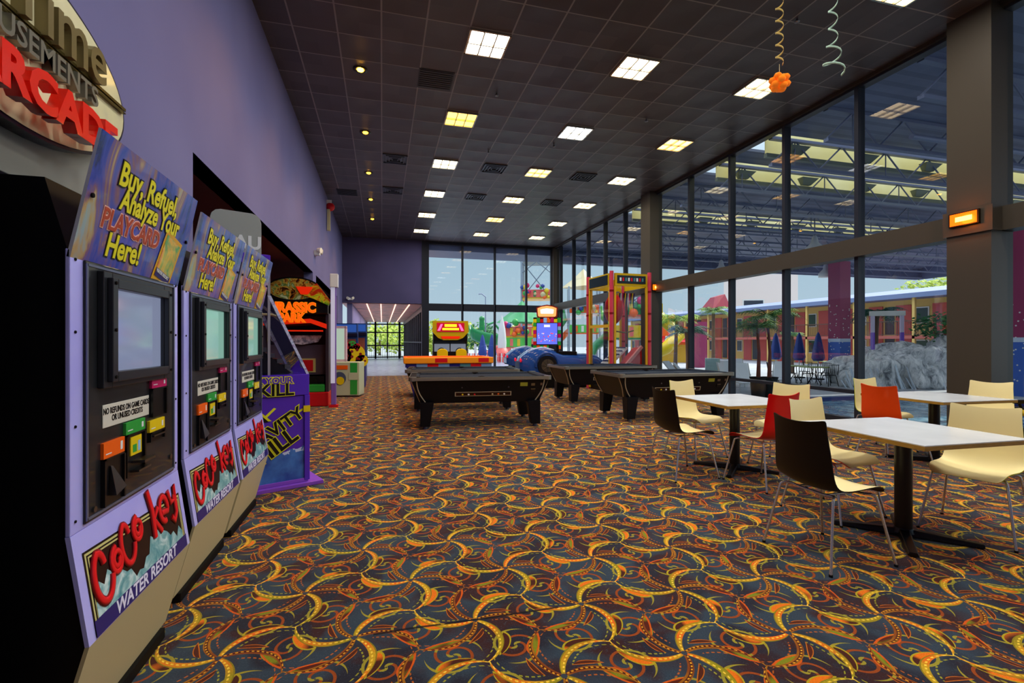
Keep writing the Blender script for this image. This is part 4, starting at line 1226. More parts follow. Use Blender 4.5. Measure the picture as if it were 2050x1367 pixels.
b.prism(tp, -.04, .06, 'y', mat('brown_red', '#7a2010', .4)); tpo = b.build('topper', None, t)
b = B(); b.prism([(x*.88, 2.37+(z-2.37)*.82) for x, z in tp], -.05, -.04, 'y', mat('topper_lit', '#f09050', .3, emit=.9)); b.prism([(x*.62, 2.38+(z-2.37)*.40) for x, z in tp], -.055, -.05, 'y', mat('topper_pale', '#f4e4e0', .3, emit=.8)); b.build('topper_picture', None, tpo)

# blue sports car ride
DZ = .27
def car(t):
    body = mat('car_blue', '#1c3c74', .18, coat=.8)
    # sections along local x (length), each a rounded hump
    secs = [(-1.30, .30, .52, .30), (-1.22, .46, .66, .24), (-1.02, .56, .80, .20), (-.80, .60, .88, .18), (-.55, .62, .91, .18), (-.30, .62, .86, .18), (0.0, .60, .76, .18), (.4, .60, .74, .18), (.8, .60, .74, .18), (1.1, .54, .70, .2), (1.3, .4, .58, .26)]
    n = 16; vs = []
    for x, hw, zt, zb in secs:
        for k in range(n+1):
            a = PI*k/n; c = math.cos(a); s = math.sin(a)
            vs.append((x, hw*math.copysign(abs(c)**.6, c), DZ + zb + (zt-zb)*(s**.7 if s > 0 else 0)))
    fs = [(i*(n+1)+k, i*(n+1)+k+1, (i+1)*(n+1)+k+1, (i+1)*(n+1)+k) for i in range(len(secs)-1) for k in range(n)]
    b = B(); b.add(vs, fs, body, True); b.add(vs[:n+1], [tuple(range(n+1))], body); b.add(vs[-n-1:], [tuple(range(n+1))[::-1]], body); b.build('body', None, t)
    for s in (-1, 1):
        b = B(); pts = [(-.55+.34*math.cos(a), s*.60, DZ+.42+.34*math.sin(a)) for a in [R(-10)+R(200)*k/14 for k in range(15)]]
        b.tube(pts, .035, 8); b.build('fender_lip', body, t)
        b = B(); b.cyl((-.55, s*.48, DZ+.40), (-.55, s*.645, DZ+.40), .29, n=24, m=mat('tyre', '#121214', .7)); w = b.build('wheel', None, t)
        b = B(); b.cyl((-.55, s*.60, DZ+.40), (-.55, s*.655, DZ+.40), .19, n=20, m=mat('wheel_brown', '#5a4c3c', .4, .5)); b.cyl((-.55, s*.655, DZ+.40), (-.55, s*.68, DZ+.40), .05, n=10, m=STEEL)
        for q in range(8):
            a = q*PI/4; b.cyl((-.55, s*.658, DZ+.40), (-.55+.17*math.cos(a), s*.658, DZ+.40+.17*math.sin(a)), .012, n=5, m=STEEL)
        b.build('rim', None, w)
        b = B(); b.sphere((-1.28, s*.34, DZ+.55), .06, 10, sx=.5, m=mat('lamp_red', '#e01830', .2, emit=.4)); b.build('tail_lamp', None, t)
        b = B(); b.tube([(-1.25, s*.15, DZ+.62), (-.9, s*.16, DZ+.86), (-.5, s*.16, DZ+.93), (-.1, s*.16, DZ+.82)], .012, 6); b.build('body_stripe', mat('pale_stripe', '#d8dce8', .3), t)
    b = B(); b.box(-.15, .45, -.4, .4, DZ+.70, DZ+.80, MATTE); b.box(-.2, -.12, -.4, .4, DZ+.72, DZ+1.0, MATTE); b.build('cockpit', None, t, bevel=.02)
    b = B(); b.box(-1.1, 1.2, -.4, .4, .0, .22+DZ); b.build('base', MATTE, t)
    return t
c1 = car(thing('car_ride', 'blue sports car ride with brown wheel, nearer of the two before the corner windows', 'car ride', (5.2, 13.88, 0), R(-2), 'blue sports car rides'))
dup(c1, (5.75, 17.5, 0), R(-4), 'second blue sports car ride, behind the nearer one', )

# red posted basket machine
t = thing('hoop_machine', 'tall glazed prize machine with red posts, yellow frames and red ramp inside', 'prize machine', (5.90, 11.75, 0), R(3))
PX, PY, H = 1.17, 1.35, 3.25
RP = mat('salmon_red_post', '#c23a48', .3, coat=.3)
for x in (0, PX):
    for y in (0, PY):
        b = B(); b.cyl((x, y, 0), (x, y, H), .055, n=14, m=RP)
        for z in (.6, 1.35, 2.1, 2.7): b.cyl((x, y, z), (x, y, z+.05), .062, n=14, m=DKRED)
        b.build('corner_post', None, t)
b = B()
for y in (0, PY): b.box(.09, PX-.09, y-.03, y+.03, 2.86, 3.20, YG)
for x in (0, PX): b.box(x-.03, x+.03, .09, PY-.09, 2.86, 3.20, YG)
b.build('header_frame', None, t)
b = B(); b.box(.15, PX-.15, -.045, -.03, 2.93, 3.14); b.box(-.045, -.03, .15, PY-.15, 2.90, 3.16); b.build('header_sign', mat('dark_sign', '#1a2428', .2), t)
b = B()
for k in range(9): b.box(.22+k*.085, .27+k*.085, -.05, -.045, 2.99, 3.08, [WHITE, REDP, mat('teal_print', '#4a7a80', .4)][k % 3])
b.build('header_print', None, t)
b = B()
for x in (.10, PX-.10):
    b.box(x-.03, x+.03, -.02, .02, .05, 2.86); b.box(x-.03, x+.03, PY-.02, PY+.02, .05, 2.86)
for y in (.10, PY-.10): b.box(-.02, .02, y-.03, y+.03, .05, 2.86)
b.box(-.02, .02, .1, PY-.1, 1.75, 1.83)
b.build('yellow_frame', mat('ochre_frame', '#d09c10', .35), t)
b = B(); b.add([(.13, 0, .1), (PX-.13, 0, .1), (PX-.13, 0, 2.86), (.13, 0, 2.86)], [(0, 1, 2, 3)]); b.add([(0, .13, .1), (0, .13, 2.86), (0, PY-.13, 2.86), (0, PY-.13, .1)], [(0, 1, 2, 3)]); b.build('clear_panel', ACRYL, t)
b = B(); b.prism([(.12, .30), (1.0, 1.20), (1.02, .1), (.12, .1)], .12, .55, 'y', REDP); b.prism([(.1, .36), (.98, 1.26), (1.03, 1.20), (.12, .28)], .08, .16, 'y', mat('pink_edge', '#f0a098', .3)); b.build('red_ramp', None, t)
b = B(); b.hexa([(.12, .6, .5), (.85, .6, 1.15), (.85, 1.2, 1.15), (.12, 1.2, .5)], [(.12, .6, .56), (.85, .6, 1.21), (.85, 1.2, 1.21), (.12, 1.2, .56)], WHITE)
for k in range(7):
    for q in range(5): 
        u = (k+.5)/7; b.cyl((.14+.7*u, .66+q*.12, .57+.66*u), (.14+.7*u, .66+q*.12, .60+.66*u), .035, n=8, m=INDIGO)
b.build('hole_board', None, t)
b = B(); b.lathe([(.0, 2.62), (.12, 2.66), (.24, 2.45), (.26, 2.15), (.20, 1.98), (.04, 1.82), (.001, 1.80)], 14, m=REDP, c=(.35, .5, 0)); b.build('red_bag', None, t)
b = B(); random.seed(2)
for k in range(12): b.hexa([(.45+k*.045, .45, 2.15+random.random()*.25)]*4, [(.44+k*.045, .42, 2.72), (.48+k*.045, .42, 2.72), (.48+k*.045, .48, 2.72), (.44+k*.045, .48, 2.72)], [YEL, INDIGO, WHITE, MAGENTA, MATTE][k % 5])
b.build('hanging_pennant', None, t); 
b = B(); b.cyl((.82, .6, 1.3), (.82, .6, 2.7), .02, n=8, m=mat('brown_pole', '#8a4030', .4)); b.tube([(.1, .6, 1.70), (.8, .6, 1.62), (1.05, .6, 1.68)], .02, 6, m=mat('khaki_rail', '#807850', .4)); b.build('inner_pole', None, t)
b = B(); b.box(.05, PX-.05, .05, PY-.05, 0, .12, BLACK); b.box(.0, .5, -.1, .05, .3, .55, YEL); b.build('base', None, t)

# amber lit sign of the near column, and an added panel at the far one
def amber(loc, rz, label):
    t = thing('amber_sign', label, 'lit sign', loc, rz)
    b = B(); b.box(-.17, .17, -.035, 0, -.09, .09); b.build('housing', mat('dark_bronze', '#2a1c10', .4, .5), t, bevel=.004)
    b = B(); b.box(-.15, .15, -.040, -.035, -.075, .075); b.build('lens', mat('amber_lens', '#601800', .2, emit=2.2, ecol='#ff5c08'), t)
    b = B(); b.box(-.085, .10, -.044, -.040, -.03, .03); b.build('bright_core', mat('amber_core', '#603010', .2, emit=7, ecol='#ffb040'), t)
    ld = bpy.data.lights.new('amber_light', 'POINT'); ld.energy = 5; ld.color = lin('#ff8020'); ld.shadow_soft_size = .08
    lo = bpy.data.objects.new('amber_light', ld); C.objects.link(lo); lo.parent = t; lo.location = (0, -.12, 0)
amber((7.297, 4.53, 2.96), R(-90), 'glowing amber lit sign on the near bronze column')
amber((7.52, 12.17, 2.90), R(0), 'amber lit panel added for an orange reflection at the far bronze column by the red posts')  # added panel in place of an orange reflection on the transom

# spiral streamers
def streamer(name, x, y, ztop, zbot, turns, r, m, label, hook=False):
    pts = []; n = int(turns*14)
    for k in range(n+1):
        u = k/n; rr = r*(1 + (1.6*max(0, u-.8)/.2 if hook else 0)); a = u*turns*2*PI
        pts.append((rr*math.cos(a), rr*math.sin(a), ztop - (ztop-zbot)*u))
    b = B()
    for k in range(n):
        p, q = Vector(pts[k]), Vector(pts[k+1]); o = len(b.v)
    prof = []
    vs = []
    for p in pts:
        vs += [(p[0], p[1], p[2]-.009), (p[0], p[1], p[2]+.009), (p[0]*1.08, p[1]*1.08, p[2]+.009), (p[0]*1.08, p[1]*1.08, p[2]-.009)]
    fs = []
    for k in range(n):
        for q in range(4): fs.append((4*k+q, 4*k+(q+1) % 4, 4*k+4+(q+1) % 4, 4*k+4+q))
    b.add(vs, fs, m, True)
    return b
t = thing('spiral_streamer', 'gold spiral streamer with orange paper flower hanging from the ceiling', 'streamer', (3.57, 3.70, 0))
streamer('s', 0, 0, CEIL, 3.95, 15, .032, None, '').build('spiral', mat('gold_foil', '#d8b868', .35, .3), t)
b = B(); b.cyl((0, 0, 3.95), (0, 0, 3.82), .003, n=6); b.build('string', CREAM, t)
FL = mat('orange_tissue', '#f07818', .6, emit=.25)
b = B(); random.seed(9)
for k in range(14):
    a = k*2.4; el = (k/14-.5)*2.2; c = Vector((math.cos(a)*math.cos(el), math.sin(a)*math.cos(el), math.sin(el)))
    b.sphere(tuple(Vector((0, 0, 3.78)) + c*.062), .038, 8, m=FL, sz=.8)
b.sphere((0, 0, 3.78), .055, 8, m=FL); b.build('paper_flower', None, t)
t = thing('spiral_streamer', 'silver green spiral streamer ending in a hook, hanging alone', 'streamer', (4.05, 3.57, 0))
streamer('s', 0, 0, CEIL, 3.86, 11, .036, None, '', True).build('spiral', mat('silver_green_foil', '#b4d0b8', .35, .3), t)

# ================================================================== outside
GZ = -.40
def at(px, d, z=GZ):
    """ground position for a bearing (in photo columns) and a depth in metres"""
    xc = (px-1025)/968*d; a = R(15.03)
    return (xc*math.cos(a)+d*math.sin(a), d*math.cos(a)-xc*math.sin(a), z)
def paving():
    m, t, b = nmat('pool_deck_paving', rough=.6)
    pos, X, Y, Z = coords('World')
    g = X.wrap(1.5).abs().gt(.735).max(Y.wrap(1.5).abs().gt(.735))
    c = N.ramp(N.noise(pos, 1.5, 4), [(.3, '#8f97a0'), (.7, '#b8bcc0')])
    t.links.new(N.cmix(g*.4, c, '#6a7078'), b.inputs['Base Color']); return m
# ground with the pool cut out
PX0, PX1, PY0, PY1 = 8.6, 17.5, 2.0, 12.0
b = B()
xs = (7.76, PX0, PX1, 120); ys = (-30, PY0, PY1, 140)
for i in range(3):
    for j in range(3):
        if i == 1 and j == 1: continue
        b.box(xs[i], xs[i+1], ys[j], ys[j+1], GZ-.6, GZ)
b.box(-40, 7.76, 41.2, 140, GZ-.6, GZ); b.box(2.0, 7.76, 21.1, 41.2, GZ-.6, GZ); b.box(-40, -4.4, -30, 41.2, GZ-.6, GZ)
st('ground', b, paving())
b = B(); b.box(PX0, PX1, PY0, PY1, GZ-1.6, GZ-1.5); st('pool_floor', b, mat('pool_tile_blue', '#5aa8c8', .4))
def water_mat():
    m, t, b = nmat('pool_water', rough=.05, spec=.5)
    pos, X, Y, Z = coords('World')
    t.links.new(N.ramp(N.noise(pos, 2.2, 3, dist=1.5), [(.38, '#3f7c9c'), (.52, '#7fb4cc'), (.64, '#b8d8e4')]), b.inputs['Base Color'])
    t.links.new(N.bump(N.noise(pos, 3.0, 2, dist=1.), .4, .03), b.inputs['Normal']); return m
b = B(); b.box(PX0, PX1, PY0, PY1, GZ-.4, GZ-.08); o = b.build('pool_water', water_mat()); tag(o, 'rippled blue water of the pool just beyond the glazing', 'water', kind='stuff')
b = B()
for s in (0, 1):
    b.box(PX0-.3, PX1+.3, (PY1 if s else PY0-.3), (PY1+.3 if s else PY0), GZ, GZ+.08); b.box((PX1 if s else PX0-.3), (PX1+.3 if s else PX0), PY0, PY1, GZ, GZ+.08)
b.box(PX1-.02, PX1+.02, PY0, PY1, GZ-.1, GZ+.081, mat('navy_tile', '#1a2f7a', .3)); b.box(PX0, PX1, PY1-.04, PY1, GZ-.1, GZ+.04, mat('navy_tile', '#1a2f7a', .3))
o = b.build('pool_coping', mat('pale_coping', '#c8ccd0', .5)); tag(o, 'pale raised coping with navy tile band round the pool', 'pool edge')

# canopy
def deck_mat():
    m, t, b = nmat('corrugated_deck', rough=.5, metal=.2)
    pos, X, Y, Z = coords('World')
    r = (Y * (2*PI/.3)).sin()
    c = N.ramp(N.noise(pos, .9, 3), [(.3, '#626a88'), (.7, '#8088a8')])
    t.links.new(N.cmix(r.gt(.4)*.35, c, '#3c425e'), b.inputs['Base Color']); return m
DECK = deck_mat(); STL = mat('grey_steel_joist', '#7c84a0', .5, .2)
def cream_trans():
    m, t, b = nmat('cream_translucent', rough=.6)
    pos, X, Y, Z = coords('World')
    c = N.ramp(N.noise(pos, 1.2, 2), [(.3, '#f0e8b8'), (.7, '#f8f4d4')])
    t.links.new(c, b.inputs['Base Color'])
    tl = t.nodes.new('ShaderNodeBsdfTranslucent'); mx = t.nodes.new('ShaderNodeMixShader'); mx.inputs[0].default_value = .85
    t.links.new(c, tl.inputs['Color']); t.links.new(b.outputs[0], mx.inputs[1]); t.links.new(tl.outputs[0], mx.inputs[2])
    t.links.new(mx.outputs[0], t.nodes['Material Output'].inputs[0]); return m
CRF = cream_trans()
cx0, cx1 = 7.78, 30.0
t = thing('pool_canopy', 'large dark canopy roof on steel trusses with cream lit strips above the pool court', 'roof', (0, 0, 5.0))
slots = [8.45, 10.0, 14.05]
y = -6.0; b = B()
for s0 in slots:
    b.box(cx0, cx1, y, s0-.30, .62, .68); y = s0+.60
b.box(cx0, cx1, y, 21.0, .62, .68)
b.build('deck', DECK, t)
b = B()
for s0 in slots:
    b.box(cx0, cx1, s0-.004, s0+.004, .32, 1.0)
b.build('cream_panel', CRF, t)
b = B()
for s0 in slots:
    b.box(cx0, cx1, s0-.06, s0+.03, .24, .32)
    x = cx0+.5
    while x < cx1-1:
        b.hexa([(x+.1, s0-.10, .34), (x+.35, s0-.10, .34), (x+.35, s0-.02, .34), (x+.1, s0-.02, .34)], [(x, s0-.20, .50), (x+.5, s0-.20, .50), (x+.5, s0-.02, .50), (x, s0-.02, .50)])
        x += 1.9
b.build('hanging_gusset', mat('grey_green_steel', '#7c8478', .5), t)
for ty in (1.8, 3.6, 5.4, 7.0, 8.3, 9.85, 11.4, 12.6, 13.9, 15.6, 17.2, 18.9, 20.8):
    b = B(); p = 1.25; n = int((cx1-cx0)/p)
    b.box(cx0, cx1, ty-.05, ty+.05, .0, .06); b.box(cx0, cx1, ty-.05, ty+.05, .56, .62)
    for k in range(n):
        x = cx0+k*p
        b.cyl((x, ty, .04), (x+p/2, ty, .60), .018, n=5); b.cyl((x+p/2, ty, .60), (x+p, ty, .04), .018, n=5)
        if k % 2 == 0: b.cyl((x+p/2, ty, .04), (x+p/2, ty, .60), .014, n=5)
    b.build('truss', STL, t)
b = B(); b.box(cx0, cx1, 20.95, 21.1, -.05, .72); b.box(cx1, cx1+.1, -6, 21, -.05, .72); b.build('fascia', mat('blue_grey_fascia', '#5a6688', .5), t)
b = B(); b.tube([(9, 12.9, -.02), (29, 12.9, -.02)], .05, 8); b.tube([(9, 6.4, -.02), (29, 6.4, -.02)], .05, 8); b.build('service_pipe', STL, t)
for k, (x, y) in enumerate(((14.3, 13.3), (14.6, 18.4), (20.0, 18.0))):
    tt = thing('canopy_lamp', 'white bell shaped lamp under the canopy, %s' % ('nearest the middle column', 'farther along the trusses', 'beside the purple column')[k], 'hanging lamp', (x, y, 5.0))
    b = B(); b.lathe([(.04, .0), (.08, -.05), (.12, -.25), (.30, -.45), (.30, -.62), (.001, -.62)], 16); b.build('shade', mat('lamp_shade_white', '#dfe4e8', .4), tt); b = B(); b.cyl((0, 0, -.02), (0, 0, .62), .02, n=6); b.build('stem', STL, tt)
for k, (x, y, l) in enumerate(((20.1, 17.4, 'tall magenta column with blue foot beyond the glass, holding up the canopy'), (20.1, 10.7, 'magenta column with blue foot at the right edge, beyond the near bronze column'))):
    tt = thing('canopy_column', l, 'column', (x, y, GZ), 0, 'painted canopy columns')
    b = B(); b.box(-.3, .3, -.3, .3, 1.9, 5.38); b.build('shaft', mat('magenta_column', '#98305c', .5), tt)
    b = B(); b.box(-.301, .301, -.301, .301, 0, 1.75, mat('column_blue', '#3c64bc', .5)); b.box(-.302, .302, -.302, .302, 1.75, 1.9, mat('column_white', '#c8d4e8', .5)); b.build('foot_band', None, tt)
    random.seed(k); b = B()
    for q in range(26):
        a = random.uniform(-.27, .27); z = .3+random.random()**1.3*3; b.cyl((a, -.30, z), (a, -.306, z), .025, n=8); b.cyl((-.30, a, z+.2), (-.306, a, z+.2), .025, n=8)
    b.build('dots', WHITE, tt)
# eave beyond the back windows
b = B(); b.box(1.5, 9.5, 21.0, 22.8, 5.30, 5.62); o = b.build('eave', mat('blue_grey_fascia', '#4a5470', .5), kind='structure')

# motel
MT = thing('motel', 'two storey yellow motel with red doors and blue grey roof across the pool court', 'building', (34.2, 0, 0))
YW = mat('yellow_stucco', '#d8b468', .7); RD = mat('motel_red_door', '#cc5450', .5); DG = mat('dark_glass', '#27303c', .15)
b = B(); b.box(0, 8, 14, 62, GZ, 4.3); b.build('wall', YW, MT)
b = B(); b.prism([(-1.9, 4.15), (-1.9, 4.45), (4, 5.3), (10, 4.6), (10, 4.3)], 12, 64, 'y'); b.build('roof', mat('slate_blue_roof', '#7484ac', .55), MT)
b = B(); b.box(-1.7, 0, 13, 63, 1.55, 1.75); b.build('walkway', mat('pink_red_slab', '#b05a50', .6), MT)
b = B()
for y in range(13, 64, 1): b.box(-1.68, -1.64, y-.02, y+.02, 1.75, 2.7)
for k in range(0, 500): b.box(-1.67, -1.65, 13+k*.1-.008, 13+k*.1+.008, 1.8, 2.65)
b.box(-1.70, -1.62, 13, 63, 2.66, 2.72); b.box(-1.69, -1.63, 13, 63, 1.80, 1.84)
b.build('balcony_rail', mat('rail_brown', '#5a4038', .5), MT)
b = B()
for y in range(15, 62, 4): b.box(-1.7, -1.55, y-.08, y+.08, GZ, 4.2)
b.build('balcony_post', YW, MT)
for lv, z0 in ((0, GZ), (1, 1.75)):
    for k in range(11):
        y = 16.4+k*4.2
        for dy in (0, 1.9):
            b = B(); b.box(-.06, .02, y+dy-.5, y+dy+.5, z0, z0+2.0+.08*lv); b.build('door', RD, MT)
        b = B(); b.box(-.05, .02, y+.62, y+1.25, z0+.1, z0+2.0, mat('dark_panel2', '#30303a', .4)); b.build('dark_panel', None, MT)
        b = B(); b.box(-.05, .02, y+2.6, y+3.6, z0+.8, z0+1.9, WHITE); b.box(-.07, -.05, y+2.68, y+3.52, z0+.88, z0+1.82, DG); b.build('window', None, MT)
# farther buildings
x, y, z = at(1530, 78)
bb = thing('tall_building', 'plain pinkish beige building with one dark window above the motel roof', 'building', (x, y, GZ), R(-25))
b = B(); b.box(-4.2, 5, 0, 8, 0, 12.6); b.build('wall', mat('pinkish_beige', '#e4d4cc', .7), bb)
b = B(); b.box(-3.3, 0, -.08, .02, 5.6, 8.6, WHITE); b.box(-3.1, -.2, -.12, -.08, 5.8, 8.4, DG); b.build('window', None, bb)
x, y, z = at(1432, 73)
bb = thing('tower_building', 'small building with a crimson pointed roof behind the motel', 'building', (x, y, GZ))
b = B(); b.box(-1.5, 1.5, -1.5, 1.5, 0, 6.3); b.build('wall', mat('stall_yellow', '#d8a828', .6), bb)
b = B(); b.hexa([(-1.7, -1.6, 6.3), (1.7, -1.6, 6.3), (1.7, 1.6, 6.3), (-1.7, 1.6, 6.3)], [(-.5, -.5, 8.4), (1.3, -.5, 8.9), (1.3, .5, 8.9), (-.5, .5, 8.4)]); b.build('roof', mat('crimson_roof', '#9c2438', .5), bb)

# planting
def frond_mesh(b, n, length, droop, seed, lift=.6, m=None, width=.25):
    random.seed(seed)
    for k in range(n):
        a = 2*PI*k/n + random.uniform(-.2, .2); el = lift + random.uniform(-.35, .45); L = length*random.uniform(.8, 1.1)
        prev = None; pts = []
        for q in range(9):
            u = q/8; r = L*u; z = L*u*math.sin(el) - droop*L*u*u
            pts.append(Vector((r*math.cos(a)*math.cos(el*.6), r*math.sin(a)*math.cos(el*.6), z)))
        side = Vector((-math.sin(a), math.cos(a), 0))
        vs = []; fs = []
        for q in range(1, 9):
            c = pts[q]; d = (pts[q]-pts[q-1]).normalized(); w = width*L*math.sin(min(1, q/8*1.05+.08)*PI)**.6*1.3
            for s in (-1, 1):
                for e in (0, .5):
                    bpt = c - d*L/8*e
                    tip = bpt + side*s*w + d*w*.6 + Vector((0, 0, -w*.45))
                    o = len(vs); vs += [bpt, bpt+d*.035*L, tip]; fs.append((o, o+1, o+2))
        b.add(vs, fs, m)
        b.tube(pts, [.012*L*(1-.8*q/8) for q in range(9)], 4, m)
def leafm(name, c1, c2, c3):
    return art_mat(name, [(.35, c1), (.5, c2), (.66, c3)], 3., .5, rough=.75, coat=0)
LF1 = leafm('palm_green', '#2c5a34', '#4f8a48', '#a8b850'); LF2 = leafm('palm_blue_green', '#1f4a44', '#2f6a58', '#5a9078'); TRK = mat('palm_trunk', '#6a5444', .8)
def palm(px, d, h, r, label, m=LF1, n=16, seed=0, lean=0., z0=GZ, tr=.11):
    x, y, z = at(px, d, z0)
    t = thing('palm_tree', label, 'palm', (x, y, z0))
    b = B(); pts = [(lean*u*u, 0, h*u) for u in (0, .25, .5, .75, 1)]; b.tube(pts, [tr*1.3, tr, tr*.9, tr*.85, tr*.9], 8); b.build('trunk', TRK, t)
    b = B(); frond_mesh(b, int(n*1.4), r, .75, seed, m=m); o = b.build('fronds', None, t); o.location = (lean, 0, h)
    return t
palm(1352, 27, 2.9, 1.6, 'leafy palm just right of the far bronze column', leafm('palm_light', '#4a7a38', '#88b048', '#d0d850'), 20, 1, .1)
palm(1378, 24, 2.2, 1.4, 'darker palm crossing its lighter neighbour by the far bronze column', LF2, 18, 2, -.1)
palm(1428, 30, 3.6, 1.3, 'bushy palm left of the beige building', LF1, 16, 3)
palm(1752, 22, 3.0, 1.35, 'dark spiky palm to the right of the magenta column', LF2, 20, 4, .1)
palm(1585, 27, 2.1, .9, 'small palm by the motel walkway, left of the magenta column', LF1, 14, 5)
for k, (px, l) in enumerate(((1518, 'tall black pot with a red-brown stemmed palm outside the glass, left of the pair'), (1540, 'tall black pot with a leafy palm outside the glass, right of the pair'))):
    x, y, z = at(px, 11.6)
    t = thing('potted_palm', l, 'potted plant', (x, y, GZ), 0, 'potted palms outside the glass')
    b = B(); b.lathe([(.001, 0), (.12, 0), (.18, .86), (.20, .92), (.16, .92), (.15, .84), (.001, .84)], 16); b.build('pot', MATTE, t)
    b = B(); b.tube([(0, 0, .84), (.02, 0, 1.5), (-.02, .02, 2.15)], [.05, .035, .03], 8); b.build('stem', mat('red_brown_stem', '#8a4a38', .6), t)
    b = B(); frond_mesh(b, 18, .72+.12*k, .7, 20+k, m=LF1); o = b.build('fronds', None, t); o.location = (-.02, .02, 2.1+.25*k)
def shrub(px, d, h, r, label, m, z0=GZ, seed=0, trunk=True, n=700):
    x, y, z = at(px, d, z0); t = thing('leafy_tree', label, 'tree', (x, y, z0)); random.seed(seed)
    b = B()
    for k in range(n):
        a = random.random()*2*PI; e = math.asin(random.uniform(-1, 1)); rr = r*random.uniform(.55, 1.0)*(1+.25*math.sin(3*a+seed))
        c = Vector((rr*math.cos(a)*math.cos(e), rr*math.sin(a)*math.cos(e), h + rr*.75*math.sin(e)))
        s = r*.11; v1 = Vector((random.uniform(-1, 1), random.uniform(-1, 1), random.uniform(-.6, .6))).normalized()*s; v2 = v1.orthogonal().normalized()*s*.6
        b.add([c-v1, c+v2, c+v1, c-v2], [(0, 1, 2, 3)], m)
    b.build('foliage', None, t)
    if trunk:
        b = B(); b.cyl((0, 0, 0), (0, 0, h), r*.08, r*.05, n=7); b.build('trunk', TRK, t)
LT = leafm('lime_leaves', '#7a9a30', '#b4c840', '#e0e080'); DT = leafm('dark_leaves', '#1c4a2c', '#2f7040', '#5a9a50')
shrub(1868, 46, 6.3, 2.3, 'yellow green tree top rising behind the motel roof at the right', LT, seed=1)
shrub(1660, 52, 5.2, 1.4, 'small tree tops behind the motel roof near the magenta column', DT, seed=2)
shrub(1800, 50, 5.0, 1.8, 'low dark tree behind the motel roof', DT, seed=8)
shrub(1872, 19.5, 2.4, .75, 'broad leaved dark green plant above the waterfall rocks', DT, seed=3, n=500)
for k, (px, d, r, m) in enumerate(((868, 52, 2.4, LT), (935, 60, 2.2, LT), (965, 55, 1.9, DT), (760, 62, 2.4, LT), (800, 58, 2.4, LT), (1045, 60, 2.2, LT))):
    shrub(px, d, 2.3, r, ['light green tree beyond the back windows, left end', 'light green tree behind the yellow racing game', 'darker tree behind the green boat slide', 'light green tree beyond the passage doors, left side', 'light green tree beyond the passage doors, right side', 'light green tree behind the play tower'][k], m, seed=10+k)

# rocks
def rock_mat():
    m, t, b = nmat('grey_rockwork', rough=.8)
    v, X, Y, Z = coords('Object')
    mp = t.nodes.new('ShaderNodeMapping'); mp.inputs['Scale'].default_value = (2.4, 2.4, .8); t.links.new(v, mp.inputs[0])
    c = N.ramp(N.noise(mp.outputs[0], 1.6, 6, .7, dist=.6), [(.34, '#5c6068'), (.43, '#b0b6ba'), (.52, '#dcdee0'), (.62, '#fafafa')])
    t.links.new(c, b.inputs['Base Color']); t.links.new(N.bump(N.noise(v, 3.5, 5, .65), .8, .12), b.inputs['Normal']); return m
RK = rock_mat()
def rock(cx, cy, cz, sx, sy, sz, seed, label):
    from mathutils import noise
    b = B(); b.sphere((0, 0, 0), 1, 40)
    vs = []
    for v in b.v:
        p = Vector(v); nn = noise.noise(p*1.3+Vector((seed*7, 0, 0)))*.35 + noise.noise(p*3.1+Vector((seed*3, 5, 0)))*.16 + noise.noise(p*7.)*.05
        q = Vector((math.copysign(abs(p.x)**.7, p.x), math.copysign(abs(p.y)**.7, p.y), math.copysign(abs(p.z)**.7, p.z)))*(1+nn)
        vs.append((q.x*sx, q.y*sy, max(q.z*sz, -cz)))
    b.v = vs; o = b.build('waterfall_rock', RK); o.location = (cx, cy, GZ+cz); tag(o, label, 'rock', 'waterfall rockwork')
for k, (px, d, cz, sx, sy, sz, l) in enumerate(((1770, 19.2, .3, 1.5, 1.0, .85, 'long low grey waterfall rock nearest the water'), (1850, 19.0, .45, 1.5, 1.1, 1.15, 'big grey waterfall rock beside the bronze column'), (1705, 20.4, .3, .8, .8, .75, 'pointed grey rock at the foot of the magenta column'), (1800, 20.6, .6, 1.7, .9, 1.15, 'grey ledge rock under the violet gate'), (1930, 19.5, .6, 1.6, 1.1, 1.3, 'grey rock right of the rockwork, behind the bronze column'))):
    x, y, z = at(px, d); rock(x, y, cz, sx, sy, sz, k+1, l)
random.seed(4)
x, y, z = at(1800, 18.1)
b = B()
for k in range(60):
    u = random.uniform(-1.9, 1.9); xx = u*.9; yy = random.uniform(-.1, .15)-u*.35; h = random.uniform(.3, .9)
    b.hexa([(xx, yy-.15, -.06), (xx+.04, yy-.15, -.06), (xx+.04, yy-.12, -.06), (xx, yy-.12, -.06)], [(xx-.03, yy+.1, h), (xx+.0, yy+.1, h), (xx+.0, yy+.13, h), (xx-.03, yy+.13, h)])
o = b.build('waterfall', mat('falling_water', '#d0dce8', .2)); o.location = (x, y, GZ); tag(o, 'thin white streams of water falling over the grey rocks', 'water', kind='stuff')
x, y, z = at(1776, 20.3)
t = thing('violet_gate', 'violet posted gate frame with white top standing on the waterfall rocks', 'gate', (x, y, GZ+.9), R(-32))
for s in (-1, 1):
    b = B(); b.box(s*.52-.06, s*.52+.06, -.06, .06, 0, 1.25, mat('violet_post', '#7a50d0', .4)); b.box(s*.52-.06, s*.52+.06, -.06, .06, 1.25, 2.1, mat('pale_lilac', '#d8cce8', .4)); b.build('post', None, t)
b = B(); b.box(-.62, .62, -.08, .08, 1.95, 2.15); b.build('top_beam', WHITE, t)

